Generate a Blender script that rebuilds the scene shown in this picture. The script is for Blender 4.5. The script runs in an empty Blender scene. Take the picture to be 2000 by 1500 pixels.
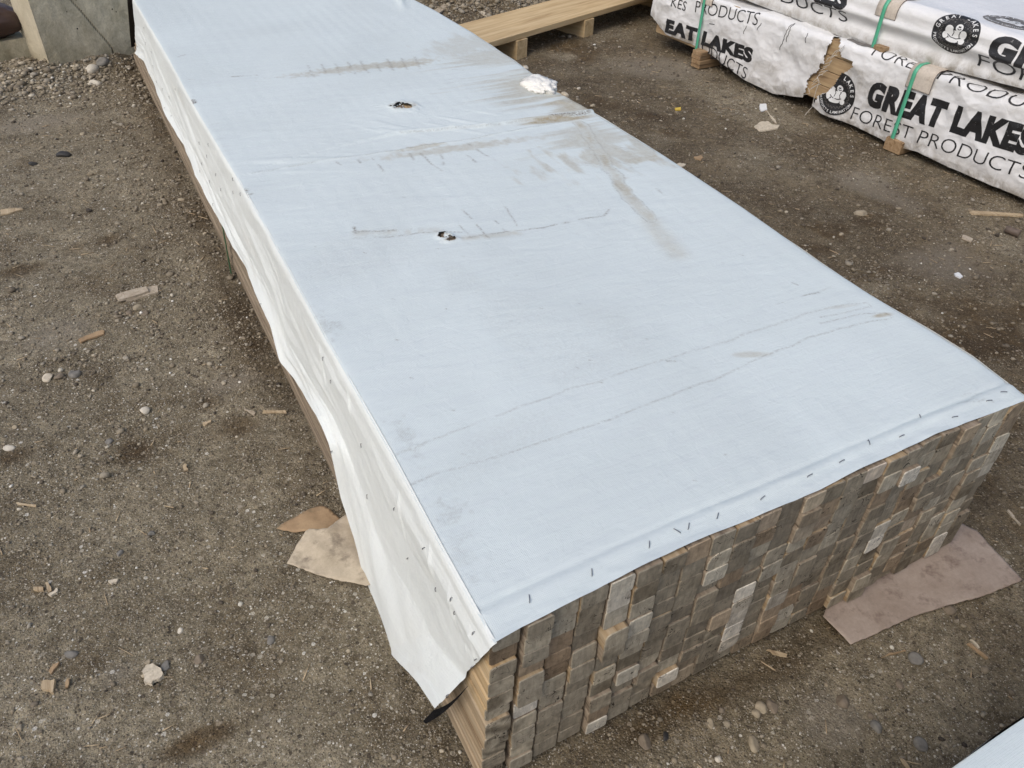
import bpy, bmesh, math, random
import numpy as np
from mathutils import Vector, Matrix, Quaternion
random.seed(7); rng=np.random.default_rng(11)
scn=bpy.context.scene
COL=scn.collection

# ------------------------------------------------------------------ camera, sky, sun, exposure
YAW,PITCH,ROLL=.5052976,.6888763,.0355714
FPX=1553.63
CAM=np.array([-.3042897,-.5725124,1.4774976])
def _rot():
    cy,sy,cp,sp=math.cos(YAW),math.sin(YAW),math.cos(PITCH),math.sin(PITCH)
    f=np.array([sy*cp,cy*cp,-sp]); r=np.array([cy,-sy,0.]); u=np.cross(r,f)
    cr,sr=math.cos(ROLL),math.sin(ROLL)
    return r*cr+u*sr,u*cr-r*sr,f
RR,UU,FF=_rot()
cd=bpy.data.cameras.new('camera'); cam=bpy.data.objects.new('camera',cd); COL.objects.link(cam)
cd.sensor_width=36; cd.lens=FPX/2000*36; cd.clip_end=400; cd.clip_start=.02
cam.matrix_world=Matrix(((RR[0],UU[0],-FF[0],CAM[0]),(RR[1],UU[1],-FF[1],CAM[1]),(RR[2],UU[2],-FF[2],CAM[2]),(0,0,0,1)))
scn.camera=cam
W=bpy.data.worlds.new('World'); scn.world=W; W.use_nodes=True
nt=W.node_tree; bg=nt.nodes['Background']; sky=nt.nodes.new('ShaderNodeTexSky')
sky.sky_type='NISHITA'; sky.sun_disc=False
SUN_EL,SUN_AZ=math.radians(50),math.radians(-112)      # azimuth from +y towards +x
sky.sun_elevation=SUN_EL; sky.sun_rotation=SUN_AZ; sky.air_density=1.0; sky.dust_density=4.0; sky.ozone_density=1.0
nt.links.new(sky.outputs[0],bg.inputs[0]); bg.inputs[1].default_value=.15
sl=bpy.data.lights.new('sun','SUN'); sl.energy=.85; sl.angle=math.radians(35); sl.color=(1,.972,.92)
so=bpy.data.objects.new('sun',sl); COL.objects.link(so)
sd=Vector((math.sin(SUN_AZ)*math.cos(SUN_EL),math.cos(SUN_AZ)*math.cos(SUN_EL),math.sin(SUN_EL)))
so.rotation_euler=sd.to_track_quat('Z','Y').to_euler(); so.location=sd*20
scn.view_settings.view_transform='Standard'; scn.view_settings.look='None'; scn.view_settings.gamma=1
scn.view_settings.exposure=0.05

# ------------------------------------------------------------------ helpers
def ray(px,py): return FF+RR*(px-1000)/FPX-UU*(py-750)/FPX
def atz(px,py,z=0.): r=ray(px,py); return CAM+(z-CAM[2])/r[2]*r
def atx(px,py,x=0.): r=ray(px,py); return CAM+(x-CAM[0])/r[0]*r
def aty(px,py,y=0.): r=ray(px,py); return CAM+(y-CAM[1])/r[1]*r
def onpl(px,py,p0,n):
    r=ray(px,py); n=np.array(n,float); return CAM+((np.array(p0)-CAM)@n)/(r@n)*r
def topix(P):
    d=np.asarray(P)-CAM; z=d@FF; return 1000+FPX*(d@RR)/z,750-FPX*(d@UU)/z
def h2(i,j,seed):
    n=(i.astype(np.int64)*374761393+j.astype(np.int64)*668265263+seed*1442695041)&0xffffffff
    n=((n^(n>>13))*1274126177)&0xffffffff
    return ((n^(n>>16))&0xffffff)/float(0xffffff)
def vn(x,y,seed=0):
    x=np.asarray(x,float);y=np.asarray(y,float)
    i=np.floor(x);j=np.floor(y);u=x-i;v=y-j;u=u*u*(3-2*u);v=v*v*(3-2*v)
    a=h2(i,j,seed);b=h2(i+1,j,seed);c=h2(i,j+1,seed);d=h2(i+1,j+1,seed)
    return (a*(1-u)+b*u)*(1-v)+(c*(1-u)+d*u)*v*1.0
def fbm(x,y,seed=0,o=4):
    s=0;a=1;t=0
    for k in range(o):
        s=s+a*(vn(np.asarray(x)*2**k+k*17.3,np.asarray(y)*2**k-k*9.1,seed+k)-.5)*2; t+=a; a*=.5
    return s/t
def ridge(x,y,seed=0,o=3): 
    s=0;a=1;t=0
    for k in range(o):
        s=s+a*(1-np.abs(vn(np.asarray(x)*2**k+k*7.3,np.asarray(y)*2**k+k*3.1,seed+k)-.5)*2)**2; t+=a; a*=.5
    return s/t
def sm(e0,e1,x):
    t=np.clip((np.asarray(x,float)-e0)/(e1-e0),0,1); return t*t*(3-2*t)
def meta(o,label=None,cat=None,group=None,kind=None):
    if label: o['label']=label
    if cat: o['category']=cat
    if group: o['group']=group
    if kind: o['kind']=kind
    return o
def empty(name,loc,label,cat,group=None):
    o=bpy.data.objects.new(name,None); COL.objects.link(o); o.location=loc; o.empty_display_size=.1
    return meta(o,label,cat,group)
def mesh_obj(name,V,F,mat,parent=None,smooth=True):
    me=bpy.data.meshes.new(name)
    V=np.asarray(V,float)
    if isinstance(F,np.ndarray):
        n,k=F.shape
        me.vertices.add(len(V)); me.vertices.foreach_set('co',V.ravel())
        me.loops.add(n*k); me.loops.foreach_set('vertex_index',F.ravel().astype(np.int32))
        me.polygons.add(n); me.polygons.foreach_set('loop_start',(np.arange(n)*k).astype(np.int32)); 
        me.update(calc_edges=True)
    else:
        me.from_pydata([tuple(v) for v in V],[],F); me.update()
    if smooth: me.polygons.foreach_set('use_smooth',np.ones(len(me.polygons),bool))
    for m in (mat if isinstance(mat,list) else [mat]): me.materials.append(m)
    me.validate()
    o=bpy.data.objects.new(name,me); COL.objects.link(o)
    if parent is not None:
        o.parent=parent; o.matrix_parent_inverse=parent_inv(parent)
    return o
def parent_inv(p):
    M=Matrix.Identity(4); q=p
    chain=[]
    while q is not None: chain.append(q); q=q.parent
    for q in reversed(chain):
        B=Matrix.LocRotScale(q.location,q.rotation_euler,q.scale)
        M=M@q.matrix_parent_inverse@B if q.parent is not None else B
    return M.inverted()
def attr(o,name,arr):
    me=o.data; a=me.attributes.new(name,'FLOAT','POINT'); a.data.foreach_set('value',np.asarray(arr,np.float32).ravel())
def attrv(o,name,arr):
    me=o.data; a=me.attributes.new(name,'FLOAT_VECTOR','POINT'); a.data.foreach_set('vector',np.asarray(arr,np.float32).ravel())
def gridF(nu,nv):
    i=np.arange(nu*nv).reshape(nu,nv)
    return np.stack([i[:-1,:-1].ravel(),i[1:,:-1].ravel(),i[1:,1:].ravel(),i[:-1,1:].ravel()],1)
def bmobj(name,bm,mat,parent=None,smooth=False):
    me=bpy.data.meshes.new(name); bm.to_mesh(me); bm.free()
    if smooth: me.polygons.foreach_set('use_smooth',np.ones(len(me.polygons),bool))
    for m in (mat if isinstance(mat,list) else [mat]): me.materials.append(m)
    o=bpy.data.objects.new(name,me); COL.objects.link(o)
    if parent is not None: o.parent=parent; o.matrix_parent_inverse=parent_inv(parent)
    return o
def box_bm(bm,c,ax,ay,az,bev=.002,seg=2):
    """box with centre c and half-axis vectors; bevelled"""
    c=Vector(c);ax=Vector(ax);ay=Vector(ay);az=Vector(az)
    r=bmesh.ops.create_cube(bm,size=2); M=Matrix((( ax[0],ay[0],az[0],c[0]),(ax[1],ay[1],az[1],c[1]),(ax[2],ay[2],az[2],c[2]),(0,0,0,1)))
    bmesh.ops.transform(bm,matrix=M,verts=r['verts'])
    if bev>0:
        es={e for v in r['verts'] for e in v.link_edges}
        bmesh.ops.bevel(bm,geom=list(es),offset=bev,segments=seg,affect='EDGES',profile=.6)
# ------------------------------------------------------------------ materials
class NT:
    def __init__(s,name,rough=.7,spec=.3):
        s.m=bpy.data.materials.new(name); s.m.use_nodes=True; s.t=s.m.node_tree; s.b=s.t.nodes['Principled BSDF']
        s.b.inputs['Roughness'].default_value=rough; s.b.inputs['Specular IOR Level'].default_value=spec
    def n(s,typ,**k):
        nd=s.t.nodes.new(typ)
        for a,b in k.items():
            if hasattr(nd,a) and a not in('Scale',): setattr(nd,a,b)
        return nd
    def l(s,a,b): s.t.links.new(a,b)
    def coord(s,scale=(1,1,1),which='Object',src=None):
        if src is None:
            tc=s.n('ShaderNodeTexCoord'); src=tc.outputs[which]
        mp=s.n('ShaderNodeMapping'); mp.inputs['Scale'].default_value=scale; s.l(src,mp.inputs[0]); return mp.outputs[0]
    def noise(s,co,scale,detail=4,rough=.6,dist=0):
        nd=s.n('ShaderNodeTexNoise'); nd.inputs['Scale'].default_value=scale; nd.inputs['Detail'].default_value=detail
        nd.inputs['Roughness'].default_value=rough; nd.inputs['Distortion'].default_value=dist; s.l(co,nd.inputs['Vector']); return nd.outputs[0]
    def vor(s,co,scale,out='Color',feature='F1',rand=1):
        nd=s.n('ShaderNodeTexVoronoi'); nd.feature=feature; nd.inputs['Scale'].default_value=scale; nd.inputs['Randomness'].default_value=rand; s.l(co,nd.inputs['Vector']); return nd.outputs[out]
    def ramp(s,f,stops,interp='LINEAR'):
        r=s.n('ShaderNodeValToRGB'); r.color_ramp.interpolation=interp; e=r.color_ramp.elements
        while len(e)<len(stops): e.new(.5)
        for k,(p,c) in enumerate(stops):
            e[k].position=p; e[k].color=(c if len(c)==4 else (*c,1)) if not isinstance(c,(int,float)) else (c,c,c,1)
        s.l(f,r.inputs[0]); return r.outputs[0]
    def mix(s,f,a,b,mode='MIX'):
        m=s.n('ShaderNodeMix'); m.data_type='RGBA'; m.blend_type=mode
        for v,i in ((f,0),(a,6),(b,7)):
            if isinstance(v,(int,float)): m.inputs[i].default_value=v if i==0 else (v,v,v,1)
            elif isinstance(v,tuple): m.inputs[i].default_value=(*v,1)
            else: s.l(v,m.inputs[i])
        return m.outputs[2]
    def math(s,op,a,b=0.,clamp=False):
        m=s.n('ShaderNodeMath'); m.operation=op; m.use_clamp=clamp
        for k,v in enumerate((a,b)):
            if isinstance(v,(int,float)): m.inputs[k].default_value=v
            else: s.l(v,m.inputs[k])
        return m.outputs[0]
    def at(s,name,out='Fac'):
        a=s.n('ShaderNodeAttribute'); a.attribute_name=name; return a.outputs[out]
    def bump(s,h,dist=.002,strength=1,prev=None):
        b=s.n('ShaderNodeBump'); b.inputs['Distance'].default_value=dist; b.inputs['Strength'].default_value=strength; s.l(h,b.inputs['Height'])
        if prev is not None: s.l(prev,b.inputs['Normal'])
        return b.outputs[0]
    def done(s,col=None,normal=None,rough=None):
        if col is not None: s.l(col,s.b.inputs['Base Color'])
        if normal is not None: s.l(normal,s.b.inputs['Normal'])
        if rough is not None: s.l(rough,s.b.inputs['Roughness'])
        return s.m
def m_ground():
    k=NT('packed_dirt',.9,.25); co=k.coord()
    n1=k.noise(co,1.3,5,.6,.4); n2=k.noise(co,9,5,.7); n3=k.noise(co,70,4,.75)
    base=k.ramp(n1,[(.3,(.205,.174,.118)),(.5,(.256,.224,.160)),(.7,(.318,.285,.212))])
    base=k.mix(.55,base,k.ramp(n2,[(.3,(.52,.48,.44)),(.5,(.85,.84,.82)),(.7,(1.2,1.2,1.2))]),'MULTIPLY')
    base=k.mix(.75,base,k.ramp(n3,[(.32,(.45,.44,.42)),(.5,(.95,.95,.95)),(.7,(1.35,1.33,1.3))]),'MULTIPLY')
    n4=k.noise(co,26,5,.7,.5); base=k.mix(.8,base,k.ramp(n4,[(.34,(.50,.46,.40)),(.5,(.98,.97,.95)),(.66,(1.32,1.30,1.26))]),'MULTIPLY')
    n5=k.noise(co,3.4,6,.65,.5); base=k.mix(.8,base,k.ramp(n5,[(.38,(.58,.51,.42)),(.5,(.98,.97,.94)),(.60,(1.2,1.18,1.14))]),'MULTIPLY')
    # embedded grit of several sizes, each grain its own tone
    for sc,th,w in ((520,.50,.75),(300,.55,.85),(170,.68,.85),(85,.86,.8)):
        c=k.vor(co,sc,'Color'); sep=k.n('ShaderNodeSeparateColor'); k.l(c,sep.inputs[0])
        d=k.vor(co,sc,'Distance')
        m=k.math('MULTIPLY',k.math('GREATER_THAN',sep.outputs[0],th),k.math('LESS_THAN',d,.42))
        tone=k.ramp(sep.outputs[1],[(0,(.045,.036,.027)),(.25,(.12,.095,.068)),(.55,(.26,.222,.16)),(.80,(.38,.335,.255)),(.92,(.54,.50,.41)),(.98,(.74,.71,.63))])
        base=k.mix(k.math('MULTIPLY',m,w),base,tone)
    wet_shade=k.at('wet_shade'); wn=k.math('MULTIPLY',wet_shade,k.ramp(n2,[(.25,.55),(.6,1.1)]),True)  # damp patches together with shade painted beside the stack
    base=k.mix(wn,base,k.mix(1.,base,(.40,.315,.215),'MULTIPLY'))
    base=k.mix(k.math('MULTIPLY',k.at('pale'),.6),base,(.30,.265,.21))
    hh=k.math('ADD',k.math('MULTIPLY',n3,.6),k.math('MULTIPLY',k.vor(co,190,'Distance'),-.5))
    b=k.bump(k.noise(co,38,6,.72,.3),.012,.9); b=k.bump(hh,.005,1.,b); b=k.bump(k.noise(co,330,3,.7),.002,.9,b)
    return k.done(base,b,k.ramp(wn,[(0,.93),(1,.62)]))
def m_stone():
    k=NT('gravel_stone',.75,.3); t=k.at('tone')
    c=k.ramp(t,[(0,(.045,.037,.03)),(.14,(.12,.098,.072)),(.32,(.20,.168,.122)),(.55,(.28,.235,.165)),(.74,(.32,.29,.235)),(.88,(.42,.36,.26)),(.965,(.52,.48,.39)),(1,(.78,.76,.69))])
    co=k.coord(); n=k.noise(co,260,3,.7); c=k.mix(.6,c,k.ramp(n,[(.3,.62),(.7,1.25)]),'MULTIPLY')
    return k.done(c,k.bump(n,.0012,.7))
def m_sheet(name,base=(.75,.765,.78)):
    k=NT(name,.62,.22); co=k.coord()
    n1=k.noise(co,2.2,4,.55,.6); n2=k.noise(k.coord((1.2,14,8)),3.2,4,.6); n3=k.noise(co,160,3,.7)
    c=k.ramp(n1,[(.3,tuple(x*.93 for x in base)),(.6,base)])
    c=k.mix(.5,c,k.ramp(n2,[(.3,(.95,.94,.96)),(.6,(1,1,1))]),'MULTIPLY')
    c=k.mix(.5,c,k.ramp(n3,[(.25,(.86,.86,.85)),(.45,(1,1,1))]),'MULTIPLY')
    st=k.math('MULTIPLY',k.at('stain'),k.ramp(k.noise(co,60,4,.7),[(.25,.55),(.65,1.15)]),True)
    c=k.mix(st,c,(.37,.31,.20))
    mk=k.math('MULTIPLY',k.at('mark'),k.ramp(k.noise(co,170,4,.8),[(.38,.0),(.60,1.0)]),True)
    c=k.mix(mk,c,(.13,.098,.07))
    # woven tape
    w1=k.n('ShaderNodeTexWave'); w1.inputs['Scale'].default_value=110; k.l(co,w1.inputs[0]); w1.bands_direction='X'
    w2=k.n('ShaderNodeTexWave'); w2.inputs['Scale'].default_value=110; k.l(co,w2.inputs[0]); w2.bands_direction='Y'
    b=k.bump(k.math('ADD',w1.outputs[0],w2.outputs[0]),.0004,.35)
    b=k.bump(k.noise(co,28,5,.65,.8),.004,.35,b)
    b=k.bump(k.noise(k.coord((3,22,10)),3,5,.65,.5),.004,.35,b)
    k.b.inputs['Subsurface Weight'].default_value=0
    # the underside of the tarp is black
    g=k.n('ShaderNodeNewGeometry'); 
    c=k.mix(k.math('MULTIPLY',g.outputs['Backfacing'],1.) ,c,(.012,.012,.014))
    return k.done(c,b)
def m_wrap():
    k=NT('printed_wrap_white',.38,.45); co=k.coord()
    c=k.ramp(k.noise(co,3,4,.6),[(.3,(.72,.725,.72)),(.65,(.8,.805,.8))])
    dirt=k.math('MULTIPLY',k.at('dirt'),k.ramp(k.noise(co,16,5,.7,.5),[(.35,.1),(.7,1.)]),True)
    c=k.mix(dirt,c,(.34,.31,.26))
    c=k.mix(.5,c,k.ramp(k.noise(co,120,3,.7),[(.3,.88),(.45,1.)]),'MULTIPLY')
    b=k.bump(k.noise(co,22,5,.6,1.2),.007,.45); b=k.bump(k.noise(co,75,4,.6,1.),.0025,.4,b)
    return k.done(c,b)
def m_plain(name,c,rough=.5,spec=.4,noise=0,scale=60,metal=0,bump=0):
    k=NT(name,rough,spec); k.b.inputs['Metallic'].default_value=metal
    co=k.coord(); n=k.noise(co,scale,4,.65)
    col=k.mix(1.,c,k.ramp(n,[(.25,1-noise),(.75,1+noise)]),'MULTIPLY')
    return k.done(col,k.bump(n,bump,.6) if bump else None)
def m_wood_side(name,a,b,sc=1.,cd=(.10,.075,.05),axis=1):
    k=NT(name,.75,.25); s=[34*sc]*3; s[axis]=1.6*sc
    co=k.coord(tuple(s)); n=k.noise(co,1.6,6,.62,.6); n2=k.noise(k.coord((3,3,3)),1.5,3,.6)
    c=k.ramp(n,[(.28,cd),(.42,a),(.62,b),(.8,tuple(min(1,x*1.15) for x in b))])
    c=k.mix(.4,c,k.ramp(n2,[(.3,(.75,.74,.74)),(.7,(1.15,1.12,1.08))]),'MULTIPLY')
    return k.done(c,k.bump(n,.0015,.5))
def m_bside():
    k=NT('weathered_board_side',.8,.2); co=k.coord((45,1.6,45)); n=k.noise(co,1.4,6,.62,.6)
    age=k.at('fresh')
    old=k.ramp(n,[(.3,(.12,.095,.07)),(.5,(.27,.215,.155)),(.72,(.38,.32,.245))])
    new=k.ramp(n,[(.3,(.30,.18,.085)),(.45,(.47,.33,.17)),(.62,(.58,.45,.28)),(.75,(.36,.23,.11))])
    p=k.n('ShaderNodeNewGeometry'); sx=k.n('ShaderNodeSeparateXYZ'); k.l(p.outputs['Position'],sx.inputs[0])
    c=k.mix(age,old,new)
    return k.done(c,k.bump(n,.0012,.5))
def m_bend():
    k=NT('weathered_end_grain',.85,.18); g=k.at('gc','Vector'); tone=k.at('tone'); hue=k.at('hue')
    ln=k.n('ShaderNodeVectorMath'); ln.operation='LENGTH'
    dn=k.n('ShaderNodeTexNoise'); dn.inputs['Scale'].default_value=30; k.l(g,dn.inputs['Vector'])
    ad=k.n('ShaderNodeVectorMath'); ad.operation='MULTIPLY_ADD'; k.l(dn.outputs['Color'],ad.inputs[0]); ad.inputs[1].default_value=(.004,.004,.004); k.l(g,ad.inputs[2])
    k.l(ad.outputs[0],ln.inputs[0])
    rings=k.math('SINE',k.math('MULTIPLY',ln.outputs['Value'],2*math.pi/.0052))
    n1=k.noise(k.coord(),38,6,.78,.5); n2=k.noise(k.coord((1,1,5)),190,4,.75); n3=k.noise(k.coord((1,1,.22)),120,3,.7)
    c=k.ramp(tone,[(0,(.215,.185,.14)),(.3,(.30,.263,.20)),(.6,(.385,.345,.27)),(.85,(.54,.50,.41)),(1,(.68,.64,.56))])
    c=k.mix(k.math('MULTIPLY',hue,.55),c,(.32,.20,.11))
    c=k.mix(.8,c,k.ramp(n1,[(.30,(.60,.58,.55)),(.5,(.98,.98,.97)),(.70,(1.35,1.33,1.28))]),'MULTIPLY')
    c=k.mix(.7,c,k.ramp(n3,[(.3,(.66,.65,.63)),(.5,(1,1,1)),(.72,(1.3,1.28,1.26))]),'MULTIPLY')
    c=k.mix(k.at('ringy'),c,k.mix(1.,c,k.ramp(k.math('ADD',k.math('MULTIPLY',rings,.5),.5),[(0,(.50,.47,.43)),(1,(1.32,1.31,1.28))]),'MULTIPLY'))
    iso=k.noise(k.at('gc','Vector'),26,2,.5,1.2); ck=k.math('MULTIPLY',k.math('LESS_THAN',k.math('ABSOLUTE',k.math('SUBTRACT',iso,.5)),.0065),k.math('GREATER_THAN',k.noise(k.at('gc','Vector'),17,2,.5),.54)); c=k.mix(k.math('MULTIPLY',ck,.9),c,(.03,.022,.016))
    specks=k.ramp(n2,[(.66,0.),(.74,1.)]); c=k.mix(k.math('MULTIPLY',specks,.45),c,(.42,.39,.34))
    h=k.math('ADD',k.math('MULTIPLY',rings,.25),n2)
    return k.done(c,k.bump(h,.0024,.9))
def m_conc():
    k=NT('cast_concrete',.88,.22); co=k.coord()
    n1=k.noise(co,6,6,.65,.4); n2=k.noise(k.coord((9,9,2.2)),3,4,.6); n3=k.noise(co,90,4,.7)
    c=k.ramp(n1,[(.3,(.36,.325,.23)),(.5,(.52,.475,.355)),(.72,(.70,.65,.51))])
    c=k.mix(.55,c,k.ramp(n2,[(.3,(.72,.72,.7)),(.65,(1.12,1.1,1.05))]),'MULTIPLY')
    c=k.mix(.6,c,k.ramp(n3,[(.3,(.7,.7,.7)),(.6,(1.1,1.1,1.1))]),'MULTIPLY')
    pit=k.math('LESS_THAN',k.vor(co,16,'Distance'),.07); c=k.mix(pit,c,(.03,.027,.022))
    c=k.mix(k.at('crack'),c,(.035,.03,.02)); c=k.mix(k.math('MULTIPLY',k.at('edge'),.55),c,(.52,.46,.34))  # chipped front edge, and left faces tinted paler as the lit side
    c=k.mix(k.math('MULTIPLY',k.at('damp'),.5),c,k.mix(1.,c,(.5,.47,.38),'MULTIPLY'))  # concrete gets darker towards its base
    return k.done(c,k.bump(k.math('ADD',n3,n1),.004,.6))
def m_paper(name,a,b,sc=14,spots=(.2,.16,.1)):
    k=NT(name,.85,.2); co=k.coord(); n=k.noise(co,sc,6,.7,.5); n2=k.noise(co,sc*2.3,4,.7)
    c=k.ramp(n,[(.3,a),(.65,b)]); c=k.mix(k.ramp(n2,[(.54,0.),(.70,.7)]),c,spots); c=k.mix(.5,c,k.ramp(k.noise(co,110,4,.75),[(.3,.8),(.65,1.12)]),'MULTIPLY')
    return k.done(c,k.bump(k.noise(co,140,3,.7),.0012,.5))
def m_ink():
    k=NT('black_print',.45,.4); co=k.coord(); n=k.noise(co,70,5,.75,.4); n2=k.noise(co,9,3,.6)
    w=k.math('MULTIPLY',k.ramp(n,[(.61,0.),(.68,.8)]),k.ramp(n2,[(.42,.1),(.6,.9)]))
    return k.done(k.mix(w,(.02,.02,.021),(.50,.50,.49)),k.bump(n,.001,.5))
M=dict(ground=m_ground(),stone=m_stone(),sheet=m_sheet('white_tarp',(.655,.725,.722)),sheet_lit=m_sheet('white_tarp_flap_lit',(.735,.775,.755)),wrap=m_wrap(),  # flap copy is paler and warmer: sunlit side put into its colour
  ink=m_ink(),white=m_plain('white_print',(.72,.73,.72),.5,.4,.06,50),
  greyprint=m_plain('worn_print',(.16,.15,.14),.5,.3,.5,30),
  strap=m_plain('green_strap',(.10,.44,.27),.35,.5,.08,40),dstrap=m_plain('dark_green_strap',(.02,.09,.035),.4,.5,.1,40),
  protector=m_paper('cardboard_protector',(.50,.44,.37),(.60,.54,.46),20,(.4,.34,.28)),pedge=m_plain('cut_cardboard_edge',(.07,.035,.028),.8,.2,.2,80),
  steel=m_plain('staple_steel',(.30,.30,.31),.42,.5,.3,300,.85),
  pine=m_wood_side('fresh_pine',(.46,.33,.18),(.60,.46,.28),.6,(.30,.20,.10)),
  beam=m_wood_side('laminated_beam',(.36,.25,.14),(.45,.33,.19),.8,(.14,.09,.05)),
  bunk=m_wood_side('bunk_wood',(.28,.185,.10),(.38,.27,.16),1.2,(.12,.075,.04),0),
  bside=m_bside(),bend=m_bend(),conc=m_conc(),
  kraft=m_paper('kraft_card',(.30,.20,.115),(.42,.30,.18)),pale=m_paper('pale_card',(.36,.30,.215),(.56,.48,.36),9,(.16,.13,.1)),
  pink=m_paper('pinkish_paper',(.285,.225,.18),(.40,.33,.275),8,(.15,.105,.085)),
  chip=m_wood_side('wood_chip',(.38,.29,.18),(.52,.42,.28),2.2,(.2,.13,.07)),bark=m_paper('bark_strip',(.33,.27,.20),(.48,.42,.33),40,(.15,.11,.07)),
  flake=m_paper('stone_flake',(.46,.40,.30),(.64,.57,.45),60,(.3,.25,.18)),
  brown=m_plain('dark_brown_tarp',(.065,.040,.035),.45,.4,.25,8),grey=m_plain('grey_stone',(.19,.18,.16),.8,.3,.3,60,0,.003),
  tan=m_plain('tan_stone',(.33,.28,.20),.8,.3,.25,60,0,.003),dark=m_plain('dark_stone',(.035,.033,.032),.6,.4,.3,60,0,.003),
  rock=m_plain('brown_stone',(.19,.155,.115),.85,.3,.3,60,0,.003),
  whites=m_plain('white_stone',(.52,.48,.40),.8,.3,.2,60,0,.003),yellow=m_plain('yellow_scrap',(.65,.45,.06),.5,.4,.1),
  pipe=m_plain('dull_brown_tube',(.12,.09,.07),.6,.4,.3),thread=m_plain('frayed_thread',(.55,.52,.46),.8,.2,.1),torn=m_plain('torn_fibres',(.80,.79,.74),.7,.2,.08,90,0,.002))
for mm in (M['sheet'],M['sheet_lit']): pass

# ------------------------------------------------------------------ ground
H=.4723524
def gh(x,y):
    x=np.asarray(x,float);y=np.asarray(y,float)
    z=.010*fbm(x*1.3,y*1.3,3,3)+.006*fbm(x*7,y*7,21,4)+.0032*fbm(x*34,y*34,5,3)
    z=z+.060*np.exp(-(((x+.52)/.42)**2+((y-4.42)/.20)**2))*(.8+.5*fbm(x*9,y*9,8,3))     # gravel heaped at the block
    z=z+.035*np.exp(-(((x+.12)/.20)**2+((y-4.42)/.16)**2))*(.8+.5*fbm(x*12,y*12,9,3))
    z=z+.055*np.exp(-((y-4.78-.02*x)/.22)**2)*sm(.9,1.4,x)*(.7+.6*fbm(x*8,y*8,31,3))
    foot=sm(-.10,-.01,x)*(1-sm(1.2,1.3,x))*sm(-.09,-.01,y)*(1-sm(4.5,4.6,y))
    z=z-foot*.012
    return z-.003
def axis(a,b,step,lo,hi,gf=1.22):
    m=list(np.arange(a,b+1e-9,step)); s=step; p=m[-1]
    while p<hi: s*=gf; p+=s; m.append(p)
    s=step; p=m[0]
    while p>lo: s*=gf; p-=s; m.insert(0,p)
    return np.array(m)
gx=axis(-1.3,3.5,.0085,-90,90); gy=axis(-.75,4.9,.0095,-90,110)
X,Y=np.meshgrid(gx,gy,indexing='ij'); Z=gh(X,Y)
far=sm(7,14,np.hypot(X-1,Y-2)); Z=Z*(1-far)
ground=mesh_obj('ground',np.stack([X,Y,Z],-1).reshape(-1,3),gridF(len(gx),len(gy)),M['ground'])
meta(ground,kind='structure')
def blob(px,py,rx,ry,ang=0):
    c=atz(px,py,0); a=math.radians(ang); dx=X-c[0];dy=Y-c[1]; u=dx*math.cos(a)+dy*math.sin(a); v=-dx*math.sin(a)+dy*math.cos(a)
    return np.exp(-((u/rx)**2+(v/ry)**2))
wn=fbm(X*7,Y*7,77,6)
wet_shade=np.zeros_like(X)
for b in [(455,830,.10,.10),(400,790,.08,.05),(255,885,.05,.05),(1290,400,.3,.25),(1180,210,.28,.30),(1150,100,.35,.3),(1330,250,.25,.2),(1700,430,.12,.14),(1560,470,.35,.15),(180,470,.12,.06),(20,530,.1,.06),(400,1440,.1,.03),(30,890,.06,.05),(1900,640,.3,.3),(1960,850,.15,.4),(1980,1000,.1,.3)]:
    wet_shade=np.maximum(wet_shade,.95*sm(.25,.95,blob(*b)+.9*wn*np.sqrt(blob(*b))))
side=sm(1.18,1.26,X)*(1-sm(1.38,1.85,X+.3*wn))*sm(-.2,.1,Y)  # right of the stack: its soft shade painted in along with damp
wet_shade=np.maximum(wet_shade,side*.75)
wet_shade=np.maximum(wet_shade,.62*sm(1.12,1.5,X)*sm(-.35,.35,.10+fbm(X*2.6,Y*2.6,79,5))); wet_shade=np.maximum(wet_shade,.75*sm(-.16,-.03,X+.05*wn)*(X<.05)*sm(.9,1.3,Y)*(.6+wn)); wet_shade=np.maximum(wet_shade,.8*np.exp(-((Y+.03)/.05)**2)*(X>0)*(X<1.3)*(.7+wn)); wet_shade=np.maximum(wet_shade,.35*sm(.8,1.2,X)*(1-sm(-.1,.1,Y)))  # includes contact shade painted along the stack's foot, besides damp ground
wet_shade=np.maximum(wet_shade,.95*sm(1.2,1.24,X)*(1-sm(1.30,1.62,X+.25*fbm(X*4,Y*4,81,4)))*sm(.1,.4,Y)); attr(ground,'wet_shade',np.clip(wet_shade,0,1))
pale=np.zeros_like(X)
for b in [(228,1322,.062,.05),(225,1330,.05,.04),(120,650,.12,.1),(60,240,.25,.12),(450,750,.10,.06),(1620,1400,.08,.06),(1450,480,.25,.2),(1280,130,.3,.3),(1700,360,.15,.25),(1850,520,.2,.2)]:
    pale=np.maximum(pale,sm(.3,.9,blob(*b)+.45*wn))
attr(ground,'pale',np.clip(pale,0,1)*.7)

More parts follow.
